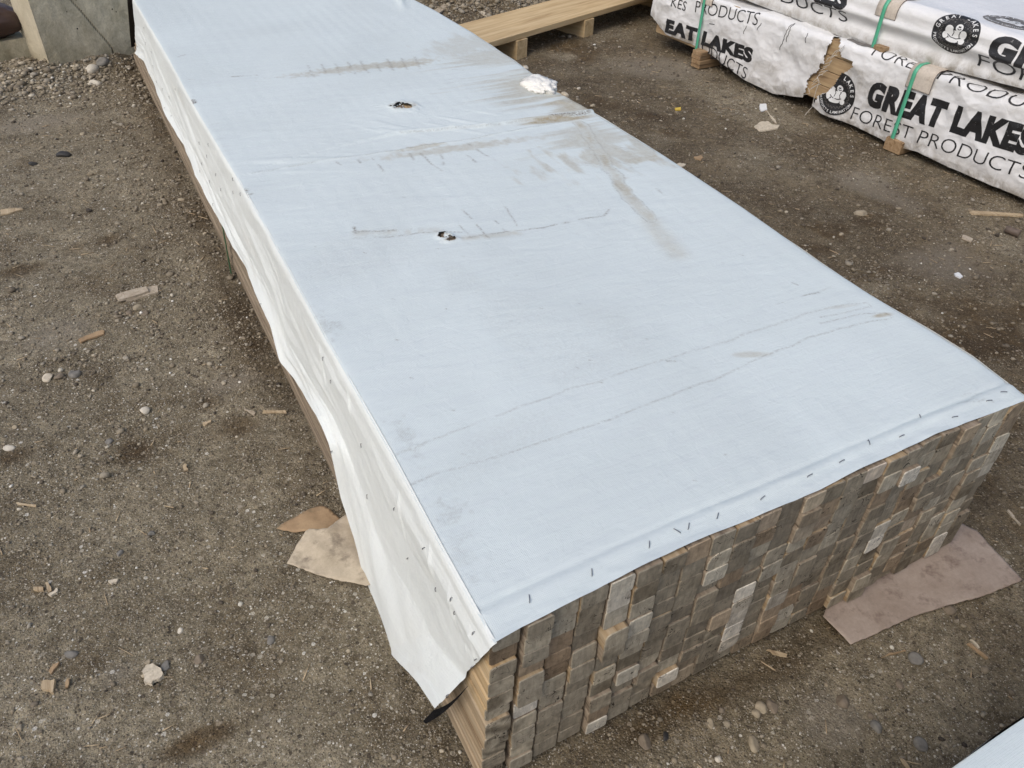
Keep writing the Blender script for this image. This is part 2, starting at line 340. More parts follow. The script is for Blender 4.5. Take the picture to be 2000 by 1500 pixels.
# ------------------------------------------------------------------ stones: gravel as stuff
def ico(sub,seed,jit=.22):
    bm=bmesh.new(); bmesh.ops.create_icosphere(bm,subdivisions=sub,radius=1)
    r=np.random.default_rng(seed); V=np.array([v.co[:] for v in bm.verts]); F=np.array([[v.index for v in f.verts] for f in bm.faces]); bm.free()
    V=V*(1+jit*r.standard_normal((len(V),1))*.6); 
    for _ in range(3):                                   # planar chips make it angular
        n=r.standard_normal(3);n/=np.linalg.norm(n); d=V@n; V=V-np.clip(d-.62,0,9)[:,None]*n
    return V,F
LO=[ico(1,100+i,.12) for i in range(10)]; HI=[ico(2,200+i,.10) for i in range(10)]
def rots(n,r):
    q=r.standard_normal((n,4)); q/=np.linalg.norm(q,axis=1,keepdims=True); w,x,y,z=q.T
    return np.stack([1-2*(y*y+z*z),2*(x*y-z*w),2*(x*z+y*w),2*(x*y+z*w),1-2*(x*x+z*z),2*(y*z-x*w),2*(x*z-y*w),2*(y*z+x*w),1-2*(x*x+y*y)],-1).reshape(n,3,3)
def scatter(name,P,rad,tone,r,shapes,sink=.25):
    VV=[];FFs=[];TT=[];off=0; n=len(P); which=r.integers(0,len(shapes),n)
    sc=np.stack([rad*r.uniform(.8,1.45,n),rad*r.uniform(.7,1.1,n),rad*r.uniform(.42,.8,n)],-1)
    yaw=r.uniform(0,2*math.pi,n); Rm=rots(n,r)
    for k,(V,F) in enumerate(shapes):
        idx=np.where(which==k)[0]
        if len(idx)==0: continue
        A=np.einsum('nij,vj->nvi',Rm[idx],V)*sc[idx][:,None,:]
        c,s=np.cos(yaw[idx])[:,None],np.sin(yaw[idx])[:,None]
        A=np.stack([A[...,0]*c-A[...,1]*s,A[...,0]*s+A[...,1]*c,A[...,2]],-1)
        A[...,2]+=(sc[idx,2]*(1-2*sink))[:,None]; A+=P[idx][:,None,:]
        VV.append(A.reshape(-1,3)); FFs.append((F[None]+ (np.arange(len(idx))*len(V))[:,None,None]+off).reshape(-1,3)); off+=len(idx)*len(V)
        TT.append(np.repeat(tone[idx],len(V)))
    o=mesh_obj(name,np.concatenate(VV),np.concatenate(FFs),M['stone'],smooth=False); attr(o,'tone',np.concatenate(TT)); return o
def inside(x,y):
    a=(x>-.0)&(x<1.2)&(y>0.0)&(y<4.55)
    b=(x>.3)&(y<-.46)
    return a|b
def dens(x,y):
    d=.40+.5*sm(-.1,.5,fbm(x*2.2,y*2.2,51,4))
    d=d+1.6*np.exp(-(((x+.5)/.55)**2+((y-4.2)/.30)**2))+1.3*np.exp(-((y-4.7)/.3)**2)*sm(.8,1.2,x)
    d=d+.6*sm(-.45,-.1,x)*(x<0)*sm(.9,1.6,y)
    for (cx,cy,a_,b_,m_) in CL: d=d+m_*np.exp(-(((x-cx)/a_)**2+((y-cy)/b_)**2))
    return d
CL=[(*atz(a,b,0)[:2],c_,d_,m_) for a,b,c_,d_,m_ in [(330,640,.07,.05,1.6),(250,700,.08,.05,1.3),(130,720,.08,.05,1.2),(420,610,.05,.08,.9),(250,620,.04,.03,1.2),(330,400,.12,.25,.7),(50,1400,.10,.05,1.0),(1420,130,.4,.15,.7),(1850,470,.35,.12,.7),(1320,1420,.12,.06,.9),(1700,560,.3,.12,.5)]]
N=420000
x=rng.uniform(-1.5,5.2,N); y=rng.uniform(-.7,5.3,N)
dist=np.sqrt((x-CAM[0])**2+(y-CAM[1])**2+CAM[2]**2)
near=np.clip((2.6/dist)**2,0,1)
keep=(rng.uniform(0,1,N)<np.clip(dens(x,y),0,2.2)/1.5*near)&~inside(x,y)
keep&=(y<4.9+.1*x)
x=x[keep];y=y[keep];dist=dist[keep]; n=len(x)
rad=np.exp(rng.normal(math.log(.0020),.50,n))*np.clip((dist/2.2)**.75,.75,3)
heap=np.exp(-(((x+.5)/.5)**2+((y-4.25)/.28)**2))+np.exp(-((y-4.72)/.25)**2)*sm(.9,1.3,x)
rad=rad*(1+2.0*np.clip(heap,0,1)*rng.uniform(.2,1,n)); rad=np.clip(rad,.0011,.022)
tone=np.clip(rng.beta(2.0,2.3,n)*.9+.12*np.clip(heap,0,1),0,.95); hot=rng.uniform(0,1,n)<(.06+.20*np.clip(heap,0,1)); tone[hot]=rng.uniform(.86,1,hot.sum())
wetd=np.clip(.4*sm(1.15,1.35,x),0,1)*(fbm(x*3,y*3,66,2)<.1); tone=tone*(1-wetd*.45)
P=np.stack([x,y,gh(x,y)],-1)
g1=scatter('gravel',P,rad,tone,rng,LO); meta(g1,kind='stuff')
N2=4500
x=rng.uniform(-1.2,4.2,N2*6); y=rng.uniform(-.6,5.0,N2*6); keep=(rng.uniform(0,1,len(x))<dens(x,y)**2*.5)&~inside(x,y); x=x[keep][:N2];y=y[keep][:N2];n=len(x)
dist=np.sqrt((x-CAM[0])**2+(y-CAM[1])**2+CAM[2]**2)
rad=np.clip(np.exp(rng.normal(math.log(.0048),.30,n))*np.clip((dist/2.6)**.35,.8,1.5),.003,.015)
heap=np.exp(-(((x+.5)/.5)**2+((y-4.25)/.28)**2)); rad=rad*(1+.7*heap)
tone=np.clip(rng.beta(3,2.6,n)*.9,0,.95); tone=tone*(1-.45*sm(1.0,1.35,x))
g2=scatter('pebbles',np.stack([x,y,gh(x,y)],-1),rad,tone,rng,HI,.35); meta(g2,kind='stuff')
# thin splinters and straw
def slivers(name,n,mat,seed):
    r=np.random.default_rng(seed); x=r.uniform(-1.1,3.6,n);y=r.uniform(-.5,4.7,n); k=~inside(x,y); x=x[k];y=y[k];n=len(x)
    L=r.uniform(.004,.020,n)*(1+.3*(y>2)); w=r.uniform(.0006,.0018,n); a=r.uniform(0,math.pi,n); z=gh(x,y)+.0015
    dx=np.cos(a);dy=np.sin(a); t=r.normal(0,.12,n)
    c=np.stack([x,y,z+.001],-1); u=np.stack([dx,dy,t],-1)*L[:,None]; v=np.stack([-dy,dx,0*dx],-1)*w[:,None]; h=np.stack([0*dx,0*dx,w*.7],-1)
    C8=np.stack([c-u-v*.3-h,c+u-v*.2-h,c+u+v*.3-h,c-u+v-h,c-u-v+h,c+u-v*.2+h,c+u+v*.4+h,c-u+v+h],1)
    F=np.array([[3,2,1,0],[4,5,6,7],[0,1,5,4],[1,2,6,5],[2,3,7,6],[3,0,4,7]])
    FF_=(F[None]+(np.arange(n)*8)[:,None,None]).reshape(-1,4)
    return meta(mesh_obj(name,C8.reshape(-1,3),FF_,mat,smooth=False),kind='stuff')
slivers('wood_splinters',1300,M['chip'],5)

# ------------------------------------------------------------------ the big covered lumber bundle
BL=4.50; BT=3.72
bundle=empty('lumber_bundle',(.6,0,0),'long low stack of grey weathered boards under a stapled white tarp','lumber stack','covered lumber stacks')
xl_y=[0,.19,.415,.8,1.34,1.66,2.27,2.82,3.67,4.55]; xl_v=[-.004,-.002,.003,.003,.011,.012,.007,.014,.012,.006]
xr_y=[0,.15,.27,.42,.59,.9,1.27,1.64,1.89,2.28,2.65,3.03,3.24,3.6,4.55]; xr_v=[1.2,1.216,1.212,1.202,1.202,1.219,1.227,1.22,1.203,1.223,1.229,1.219,1.20,1.2,1.2]
NC,NR=24,11; PW=1.2/NC
lean=.03
def board(name,x0,x1,z0,z1,y0,seed,big):
    r=np.random.default_rng(seed); cr=r.uniform(.0022,.0055,4)*(1 if big else 1); 
    if r.uniform()<.2: cr[r.integers(0,4)]=r.uniform(.008,.018)
    # octagonal-ish section with worn corners
    sec=[]
    for k,(cx,cz,sx,sz) in enumerate([(x0,z0,1,1),(x1,z0,-1,1),(x1,z1,-1,-1),(x0,z1,1,-1)]):
        a=cr[k]
        pts=[(cx,cz+sz*a),(cx+sx*a*.3,cz+sz*a*.3),(cx+sx*a,cz)]
        if k in(1,3): pts=pts[::-1]
        sec+=pts
    sec=[(px+r.normal(0,.0003),pz+r.normal(0,.0003)) for px,pz in sec]; ns=len(sec)
    ys=[y0,y0+.002,y0+.10,y0+.22,.42,.9,1.34,1.66,2.27,2.82,3.4,BL-.13-(BL-BT)*(z0+z1)/2/H-.01*r.uniform()]
    shl=(x0<.03); shr=(x1>1.17)
    V=[];cx=(x0+x1)/2;cz=(z0+z1)/2; tilt=r.normal(0,.012); tv=r.normal(0,.02)
    for iy,yy in enumerate(ys):
        s=.965 if iy==0 else 1
        for px,pz in sec:
            ex=(px-cx)*tilt+(pz-cz)*tv if iy<2 else 0
            sh=float(np.interp(yy,xl_y,xl_v))*cz/H if shl else (float(np.interp(yy,xr_y,xr_v))-1.204)*cz/H if shr else 0
            V.append((cx+(px-cx)*s+sh,yy+ex,cz+(pz-cz)*s))
    F=[];mi=[]
    F.append(list(range(ns))); mi.append(0)
    for iy in range(len(ys)-1):
        for k in range(ns):
            a=iy*ns+k;b=iy*ns+(k+1)%ns; F.append([b,a,a+ns,b+ns]); mi.append(1 if iy>0 else 0)
    F.append(list(range((len(ys)-1)*ns,len(ys)*ns))[::-1]); mi.append(0)
    return V,F,mi
cgap=np.where(rng.uniform(0,1,NC)<.35,rng.uniform(.0006,.0018,NC),.0001); cyo=rng.normal(0,.0016,NC)
boards=[]
for c in range(NC):
    th=rng.uniform(.87,1.13,NR)
    dbl=[]
    e=np.concatenate([[0],np.cumsum(th)]); e=e/e[-1]*(H-.014)+.012
    r_=0
    prevt=None
    while r_<NR:
        step=1
        z0,z1=e[r_],e[r_+step]
        if prevt is None or rng.uniform()<.55: prevt=float(np.clip(rng.beta(2.2,3.2)+.12*(rng.uniform()<.12)*3,0,1)); ph=float(rng.uniform()<.14)*rng.uniform(.4,1); py=rng.normal(0,.0028)+(rng.uniform()<.05)*rng.uniform(-.012,.002)
        zf=(z0+z1)/2
        xs=lean*(1-zf/H)*(c/NC)**1.5 - .022*(1-zf/H)*(1-c/NC)**6
        g=rng.uniform(.0002,.0009)+cgap[c]
        boards.append(dict(c=c,r=r_,x0=c*PW+xs+g,x1=(c+1)*PW+xs-g,z0=z0+.0004,z1=z1-.0004,y0=py+cyo[c]+rng.normal(0,.0014)+.005,t=np.clip(prevt+rng.normal(0,.07),0,1),h=ph))
        r_+=step
lastc=[b for b in boards]
def build_boards(lst,name,parent):
    VA=[];FA=[];MI=[];T=[];Hh=[];RG=[];FR=[];G=[];off=0
    for b in lst:
        sd=b['c']*100+b['r']; r=np.random.default_rng(sd+9000)
        V,F,mi=board('b',b['x0'],b['x1'],b['z0'],b['z1'],b['y0'],sd,True)
        rc=np.array([(b['x0']+b['x1'])/2+r.normal(0,.05),0,(b['z0']+b['z1'])/2+r.normal(0,.06)])
        A=np.array(V); gg=A-rc; gg[:,1]=sd*.137
        VA.append(A);G.append(gg);FA+=[[i+off for i in f] for f in F];MI+=mi;off+=len(V)
        T+=[b['t']]*len(V);Hh+=[b['h']]*len(V);RG+=[float(np.clip(r.normal(.35,.35),0,1))]*len(V)
        fr=np.clip(1.05-A[:,1]/.26,.04,1)*(.40+.5*(b['r']>4)) if b['c']==0 else (np.full(len(V),.5) if r.uniform()<.18 else np.zeros(len(V)))
        FR+=list(fr)
    o=mesh_obj(name,np.concatenate(VA),FA,[M['bend'],M['bside']],parent,smooth=False)
    o.data.polygons.foreach_set('material_index',np.array(MI,np.int32)); attr(o,'tone',T);attr(o,'hue',Hh);attr(o,'ringy',RG);attr(o,'fresh',FR);attrv(o,'gc',np.concatenate(G))
    return o
# the hundred that show largest are parts, the rest one part
def area(b):
    p=[topix((xx,0,zz)) for xx,zz in ((b['x0'],b['z0']),(b['x1'],b['z0']),(b['x1'],b['z1']),(b['x0'],b['z1']))]
    cx=sum(q[0] for q in p)/4;cy=sum(q[1] for q in p)/4
    s=0
    for i in range(4): s+=p[i][0]*p[(i+1)%4][1]-p[(i+1)%4][0]*p[i][1]
    return abs(s)/2 if (-20<cx<2000 and cy<1500) else 0
boards.sort(key=area,reverse=True)
for b in boards[:100]: build_boards([b],'board',bundle)
rest=build_boards(boards[100:],'board',bundle); rest['kind']='stuff'

# ---- the tarp: top
fe_x=[0,.042,.113,.202,.257,.311,.362,.418,.546,.631,.722,.825,.928,1.033,1.12,1.179,1.2]; fe_v=[-.008,-.003,.001,.006,.008,.009,.011,.011,.007,.006,.010,.011,.014,.010,.007,.004,.008]
yy=np.concatenate([np.arange(0,1.1,.0032),np.arange(1.1,2.6,.0052),np.arange(2.6,BT+.004,.009)]); nx=390
uu=np.linspace(0,1,nx)
YY,UG=np.meshgrid(yy,uu,indexing='ij')
xl=np.interp(YY,xl_y,xl_v)-.002; xr=np.interp(YY,xr_y,xr_v)
TX=xl+(xr-xl)*UG
fe=np.interp(TX,fe_x,fe_v)
TY=YY+fe*(1-sm(0,.12,YY))
TZ=np.full_like(TX,H+.0022)
fw=np.exp(-YY/.055)
TZ+=.0042*fw*(fbm(TX*11,YY*40,61,3)+.25)                              # loose front hem between staples
TZ+=.0040*np.exp(-((YY-.040)/.010)**2)*(.5+fbm(TX*5,YY*3,62,2))       # crease lines along the hem
TZ-=.0026*np.exp(-((YY-.058)/.006)**2)
TZ+=.0026*fbm(TX*3,YY*1.2,63,3)+.00016*np.sin(TX*2*math.pi/PW+1.5*fbm(TX*3,TY*1.5,65,2))*sm(-.3,.3,fbm(TX*6,TY*2,64,2))
seam=lambda xx: 1.99-.20*xx+.018*np.sin(xx*4)
def P2(pts): return [tuple(atz(a,b,H+.002)[:2]) for a,b in pts]
def segd(pts,wj=.0):
    """distance of every top vertex to a polyline, and the run along it"""
    best=np.full(TX.shape,9.);run=np.zeros(TX.shape);acc=0
    jx=TX+wj*fbm(TX*18,TY*18,91,2); jy=TY+wj*fbm(TX*18+9,TY*18,92,2)
    for (ax,ay),(bx,by) in zip(pts[:-1],pts[1:]):
        dx,dy=bx-ax,by-ay;L2=dx*dx+dy*dy+1e-12; t=np.clip(((jx-ax)*dx+(jy-ay)*dy)/L2,0,1)
        d=np.hypot(jx-ax-t*dx,jy-ay-t*dy); m=d<best; best=np.where(m,d,best); run=np.where(m,acc+t*math.sqrt(L2),run); acc+=math.sqrt(L2)
    return best,run
stain=np.zeros_like(TX);mark=np.zeros_like(TX)
NS=fbm(TX*13,TY*13,70,4); NL=fbm(TX*5,TY*60,71,3); NF=fbm(TX*70,TY*70,72,3); NK=fbm(TX*40,TY*14,73,3)
def line(px,w,s,brk=.0,ch='mark',wj=.006):
    global stain,mark
    d,run=segd(P2(px),wj); w=w*1.25; v=s*(.82 if ch=='mark' else 1)*np.exp(-(d/w)**2)
    if brk: v=v*sm(brk-.35,brk+.2,.5+.9*fbm(run*30,run*0+px[0][0],80,3)+.3*NF)
    if ch=='mark': mark=np.maximum(mark,v)
    else: stain=np.maximum(stain,v)
def spot(px,py,rx,ry,s,ang=0,ch='stain',n=.5,nn=None):
    global stain,mark
    c=atz(px,py,H); a=math.radians(ang); dx=TX-c[0];dy=TY-c[1];u=dx*math.cos(a)+dy*math.sin(a);v=-dx*math.sin(a)+dy*math.cos(a)
    q=np.exp(-((u/rx)**2+(v/ry)**2)); q=s*sm(.18,.8,q+n*(NS if nn is None else nn)*(q>.02))
    if ch=='mark': mark=np.maximum(mark,q)
    else: stain=np.maximum(stain,q)
# lapped seam of two sheets (real step) and its second line
s1=P2([(1140,222),(1040,236),(950,249),(862,256),(780,262),(640,292),(540,318),(470,345)])
d1,_=segd(s1,.002); lap=P2([(1135,232),(1060,245),(900,276),(760,296),(600,318),(490,340)]); d2,_=segd(lap,.002)
sy=np.interp(TX,[p[0] for p in s1[::-1]],[p[1] for p in s1[::-1]])
TZ+=.0075*np.exp(-((TY-sy-.010)/.010)**2)*sm(.25,.75,TX)+.0028*np.exp(-(d2/.004)**2)
TZ+=np.where(TY>sy,.0016,0)*1.0
line([(1140,222),(1040,236),(950,249),(862,256),(780,262)],.0028,.45,.25); line([(1135,232),(1060,245),(900,276),(760,296),(640,312),(490,340)],.0022,.42,.2)
line([(1150,220),(1120,224),(1075,228)],.007,1.2,.10); line([(1500,640-.0)],.001,0) if 0 else None
# paired water lines across the near half
line([(770,888),(880,845),(1010,797),(1120,760),(1250,718),(1360,683),(1480,645),(1540,624),(1600,606),(1660,593),(1692,590),(1700,597),(1662,607),(1600,620)],.0020,.42,.12)
line([(1250,718),(1480,645),(1600,606)],.0034,.25,.3)
line([(806,944),(900,913),(1000,882),(1200,815),(1400,737),(1480,703),(1560,668),(1640,642),(1735,624),(1742,619),(1728,611),(1690,612),(1600,632)],.0020,.52,.05)
spot(1722,617,.030,.010,.75,-12); spot(1470,694,.045,.012,.35,-22); spot(1650,600,.05,.006,.2,-15)
line([(1560,580),(1600,570)],.0016,1.,.3); line([(1548,552),(1556,556)],.002,.9); line([(1500,600),(1625,560)],.0016,.35,.5); line([(1300,706),(1330,703)],.002,.8,.3)
# scuffed line with the near tear
line([(688,453),(740,452),(805,446)],.0026,1.,.28); line([(692,466),(760,462),(850,452)],.0022,.8,.35); line([(700,456),(850,450)],.012,.28,.2,'stain'); line([(700,466),(830,457)],.006,.3,.4)
line([(885,470),(930,462),(1005,450),(1060,444),(1090,437),(1180,420),(1190,408)],.0026,.85,.34); line([(870,472),(1010,455)],.010,.35,.3,'stain'); line([(690,444),(694,456)],.0035,1.)
for a,b in [((897,441),(928,474)),((932,438),(962,470)),((966,431),(996,458)),((845,452),(900,455)),((1008,450),(1070,442)),((905,410),(923,428)),((985,405),(1010,440))]: line([a,b],.0022,.75,.4)
# far row of ticks
for k in range(9): line([(610+26*k-8,138-2.2*k-8),(622+26*k-8,152-2.2*k)],.0042,.55,.35)
spot(720,133,.30,.040,.50,-3,nn=NF*.8); spot(790,128,.10,.035,.6,-3,nn=NF*.8); line([(455,151),(500,148)],.004,1.,.35); line([(500,153),(640,150)],.003,.4,.45)
line([(350,112),(362,108)],.003,.8,.2); line([(372,157),(382,158)],.003,.9,.2)
# brown film by the right edge
spot(1060,165,.26,.15,.52,20,nn=NL); spot(960,115,.20,.10,.36,10,nn=NL); spot(1125,200,.13,.10,.72,40,nn=NL); spot(1090,235,.14,.03,.85,-10,nn=NL)
spot(900,90,.18,.12,.28,30,nn=NK); spot(1210,300,.22,.085,.45,0,nn=NK,n=.8); spot(1255,312,.06,.03,.55,0,nn=NK,n=.8); spot(1160,270,.16,.10,.42,0,nn=NL)
for k in range(16):
    a=(1100+rng.uniform(0,130),285+rng.uniform(0,60)); line([a,(a[0]+rng.uniform(15,60),a[1]+rng.uniform(-4,8))],.0022,rng.uniform(.2,.5),.35)
for k in range(26):
    a=(840+rng.uniform(0,230),95+rng.uniform(0,90)); line([a,(a[0]+rng.uniform(15,60),a[1]+rng.uniform(-4,6))],.0035,rng.uniform(.12,.35),.4)
dd,_=segd(P2([(1130,238),(1160,285),(1195,335),(1232,388),(1268,430)]),.01); dd=dd+.010*fbm(TX*26,TY*26,93,3); stain=np.maximum(stain,(.46+.4*NS)*(1-sm(.004,.026,dd)))
rim=np.exp(-((dd-.020)/.0022)**2)*sm(350,420,topix(np.stack([TX,TY,TZ],-1))[1]) if 0 else np.exp(-((dd-.019)/.002)**2)*(TY<1.75); mark=np.maximum(mark,.42*rim)
line([(1270,432),(1300,470),(1322,495)],.022,.30,.0,'stain'); line([(1175,330),(1215,372)],.003,.4,.4); line([(1275,362),(1305,386)],.003,.5,.4)
# dirt row with diagonal ticks
spot(900,290,.27,.028,.42,-6,nn=NF*.8); spot(820,290,.08,.022,.5,0,nn=NF*.8)
for a,b in [((820,300),(862,335)),((885,288),(930,318)),((912,282),(990,326)),((690,300),(705,318)),((728,308),(748,335)),((800,300),(806,312)),((860,298),(868,322)),((655,316),(664,322))]: line([a,b],.0034,.70,.42)
# scuffs by the left edge
spot(373,203,.020,.035,1.,-20,'mark',.6,NF); spot(476,381,.018,.032,1.,-20,'mark',.6,NF); spot(862,985,.012,.02,.22,0,'mark',.8,NF); spot(880,1000,.02,.03,.20,0,'mark',.9,NF); spot(905,1085,.02,.05,.14,0,'mark',.9,NF); spot(640,640,.02,.05,.22,0,'mark',.9,NF); spot(790,850,.015,.05,.2,0,'mark',.9,NF)
for k in range(14):
    a=(385+rng.uniform(0,40),240+rng.uniform(0,80)); line([a,(a[0]+rng.uniform(15,50),a[1]-rng.uniform(0,5))],.004,rng.uniform(.05,.16),.3)
for k in range(10):
    a=(1870+rng.uniform(0,80),772+rng.uniform(0,20)); line([a,(a[0]+rng.uniform(8,25),a[1]-rng.uniform(2,8))],.0012,rng.uniform(.2,.5),.3)
for k in range(34):
    a=(rng.uniform(500,1500),rng.uniform(380,1000)); c=atz(*a,H)
    if .05<c[0]<1.15: line([a,(a[0]+4,a[1]+1)],.0016,rng.uniform(.3,.8))
# faint dusky patches where wet boards show through
for a in [(1030,640,.10,.16),(1110,700,.12,.10),(900,545,.04,.10),(1190,650,.07,.10),(700,500,.2,.12),(1010,850,.18,.05)]:
    spot(a[0],a[1],a[2],a[3],.085,15,'mark',.45,NS)
# tears: ragged rims and holes down to the wood
hole=np.zeros(TX.shape,bool)
for (px,py,rx,ry,ang) in [(786,211,.036,.030,-35),(868,464,.015,.010,-20),(880,471,.015,.007,0),(864,459,.007,.006,0)]:
    c=atz(px,py,H); a=math.radians(ang);dx=TX-c[0];dy=TY-c[1];u=dx*math.cos(a)+dy*math.sin(a);v=-dx*math.sin(a)+dy*math.cos(a)
    q=np.sqrt((u/rx)**2+(v/ry)**2)+.45*fbm(TX*60,TY*60,95,3)
    hole|=(q<.85)&(fbm(TX*30+TY*50,TY*160-TX*60,94,2)>-.22); TZ+=.006*np.exp(-((q-1.15)/.6)**2)*(.5+.6*np.abs(fbm(TX*45,TY*140,96,2)))
    stain=np.maximum(stain,.35*np.exp(-((q-.9)/.35)**2)); mark=np.maximum(mark,.5*(np.abs(q-.95)<.16)*(NF>.12))
c=atz(783,208,H); q=np.hypot((TX-c[0]+.03)/.09,(TY-c[1])/.07); TZ+=.004*np.exp(-q**2*1.5)*np.abs(fbm(TX*22,TY*75,97,2))
# tugged wrinkles round the seams
TZ+=.0045*np.exp(-((TY-sy-.05)/.10)**2)*np.clip(fbm((TX+TY*.9)*22,(TX-TY)*4,98,2),0,1)*sm(.2,.5,TX)
TZ+=.0040*np.exp(-((TY-sy+.02)/.09)**2)*np.clip(fbm((TX*.4+TY)*26,(TX-TY*.3)*3.5,99,2),0,1)*(1-sm(.35,.6,TX))
TZ+=.0022*np.clip(fbm((TY+.35*TX)*16,TX*2.2,101,3)-.05,0,1)*np.exp(-((TY-1.3)/1.0)**2)
TZ+=.012*sm(3.0,3.3,TY)*(np.exp(-((TX-1.12-.3*(TY-3.2))/.02)**2))
# bulge sideways: edges drop
TZ-=.004*np.exp(-(1-UG)/.006)+.002*np.exp(-UG/.004)
Vt=np.stack([TX,TY,TZ],-1)
Fg=gridF(len(yy),nx)[:,::-1]
fc=hole.ravel()[Fg].any(1); Fg=Fg[~fc]
cover=mesh_obj('tarp',Vt.reshape(-1,3),Fg,M['sheet'],bundle); 
attr(cover,'stain',np.clip(stain,0,1)); attr(cover,'mark',np.clip(mark,0,1))
# ---- left flap: loft of top edge, band, fold and wavy hem
def rayx(px,py,x): return atx(px,py,x)
hem=[((848,1390),-0.072),((812,1326),-0.063),((760,1266),-0.060),((746,1242),-0.060),((712,1142),-0.054),((688,1050),-0.050),((662,966),-0.046),((640,870),-0.046),((616,816),-0.044),((586,768),-0.038),((544,708),-0.050),((526,636),-0.044),((508,594),-0.042),((478,528),-0.034),((435,447),-0.038),((402,390),-0.044),((378,345),-0.048),((357,282),-0.034),((333,246),-0.042),((318,219),-0.044),((300,168),-0.032),((279,120),-0.036),((262,104),-0.038)]
hp=np.array([rayx(p[0],p[1],x) for p,x in hem])
top_y=np.array([.0,.05,.11,.15,.27,.38]+[0]*(len(hem)-6),float)
for i in range(6,len(hem)): top_y[i]=hp[i,1]
top_y=np.where(top_y>3.1,3.1+(top_y-3.1)*(BT-3.1)/(BL-3.1),top_y); top_y[-1]=BT
top_y=np.maximum.accumulate(top_y)
s_nodes=np.arange(len(hem),dtype=float)
fold=[(0,(928,1312),-.006),(1,(900,1278),-.006),(2,(870,1225),-.007),(3,(866,1205),-.008),(4,(800,1115),-.010),(5,(757,1040),-.010),(6,(722,955),-.012),(7,(676,868),-.014),(8,(650,812),-.014)]
NSg=1500
S=np.interp(np.linspace(0,BT,NSg),top_y+np.arange(len(top_y))*1e-6,s_nodes)
def ci(vals): return np.stack([np.interp(S,s_nodes,np.array(vals)[:,k]) for k in range(3)],-1)
c0=np.stack([np.interp(np.interp(S,s_nodes,top_y),xl_y,xl_v)-.002,np.interp(S,s_nodes,top_y),np.full(NSg,H+.002)],-1)
c0[:,1]+=-.010*np.exp(-c0[:,1]/.05)
fo=[]
for i in range(len(hem)):
    if i<len(fold): fo.append(rayx(*fold[i][1],fold[i][2]))
    else: fo.append(np.array([-.018,hp[i,1]+.0,hp[i,2]+.065]))
fo=np.array(fo); c2=ci(fo); c3=ci(hp)
# smooth hem a little
def smooth(c,k):
    ker=np.hanning(k+2)[1:-1];ker/=ker.sum(); out=c.copy()
    for j in range(3):
        p=np.pad(c[:,j],k//2,mode='edge'); out[:,j]=np.convolve(p,ker,'valid')[:len(c)]
    return out
c2=smooth(c2,41); c3=smooth(c3,13)
c1=c0+(c2-c0)*.27; c1[:,0]=c0[:,0]-.005; 
c1[:,1]+= -.004*np.exp(-c0[:,1]/.04)
NTt=90; tt=np.linspace(0,1,NTt); FX=[]
tk=[0,.22,.62,1.]
for t in tt:
    if t<tk[1]: f=t/tk[1]; p=c0*(1-f)+c1*f
    elif t<tk[2]: f=(t-tk[1])/(tk[2]-tk[1]); p=c1*(1-f)+c2*f
    else: f=(t-tk[2])/(tk[3]-tk[2]); p=c2*(1-f)+c3*f+np.array([.006*math.sin(f*math.pi),0,0])
    FX.append(p)
FX=np.array(FX)                                  # (NT,NS,3)
Tg=np.repeat(tt[:,None],NSg,1); Sy=FX[...,1]
nearw=np.exp(-Sy/.9)
w=(.0040*fbm(Sy*5+Tg*5,Tg*5-Sy*1.5,120,3)+.0050*np.abs(fbm(Sy*3.2+Tg*6.5,Tg*1.3,121,2))-.002)*sm(.04,.35,Tg)
w2=.0038*ridge(Sy*2.3+Tg*3.2,Tg*4.5-Sy*2,125,2)*sm(.15,.5,Tg)*sm(.3,.9,Sy)
w3=.011*(ridge(Sy*14,Tg*7,130,2)-.4)*sm(.6,.8,Tg)*np.exp(-Sy/.30)
FX[...,0]-=w+w2-.003; FX[...,2]+=w3
FX[...,0]-=(.020*sm(.62,.85,Tg)-.008*sm(.85,1,Tg))*np.exp(-((Sy-.30)/.30)**2)
FX[...,0]-=np.interp(Tg,[0,.22,.25,.62,1],[0,.013,.012,.0,0])*np.exp(-Sy/1.6)
FX[...,0]-=.03*np.exp(-((Sy-4.38)/.06)**2)*sm(.55,.85,Tg)
pk=0
for y0_,t0_ in ((.02,.45),(.05,.60),(.10,.42),(.19,.33),(.33,.40),(.62,.28),(.80,.45)):
    pk=pk+.0042*np.exp(-((Sy-y0_-.12*(t0_-Tg))/.006)**2)*np.exp(-((Tg-t0_+.12)/.12)**2)*(Tg<t0_)
FX[...,0]-=pk
xlS=np.interp(Sy,xl_y,xl_v); limx=(xlS-.001)*np.clip(FX[...,2],0,H)/H-.022*(1-np.clip(FX[...,2],0,H)/H)-.004*sm(0,.06,Tg)-.0015
topx=FX[0,:,0].copy()
FX[...,0]=limx-np.abs(limx-FX[...,0])*.9*(FX[...,0]<limx)-.0015*np.abs(fbm(Sy*9,Tg*7,144,2))
FX[0,:,0]=topx+.0005; FX[1,:,0]=.5*(FX[0,:,0]+FX[2,:,0])
fl=mesh_obj('side_flap',FX.reshape(-1,3),gridF(NTt,NSg)[:,::-1],M['sheet_lit'],bundle)
z0=np.zeros(FX.shape[:2]); FX[...,0]-=.0045*np.clip(fbm(Sy*6-Tg*2,Tg*1.5,146,3)-.05,0,1)*sm(.0,.12,Tg)*(1-sm(.5,.7,Tg))+.004*(ridge(Sy*4+Tg*2,Tg*3-Sy,147,2)-.4)*sm(.62,.75,Tg)
fl.data.vertices.foreach_set('co',FX.reshape(-1).astype(np.float32)); fl.data.update()
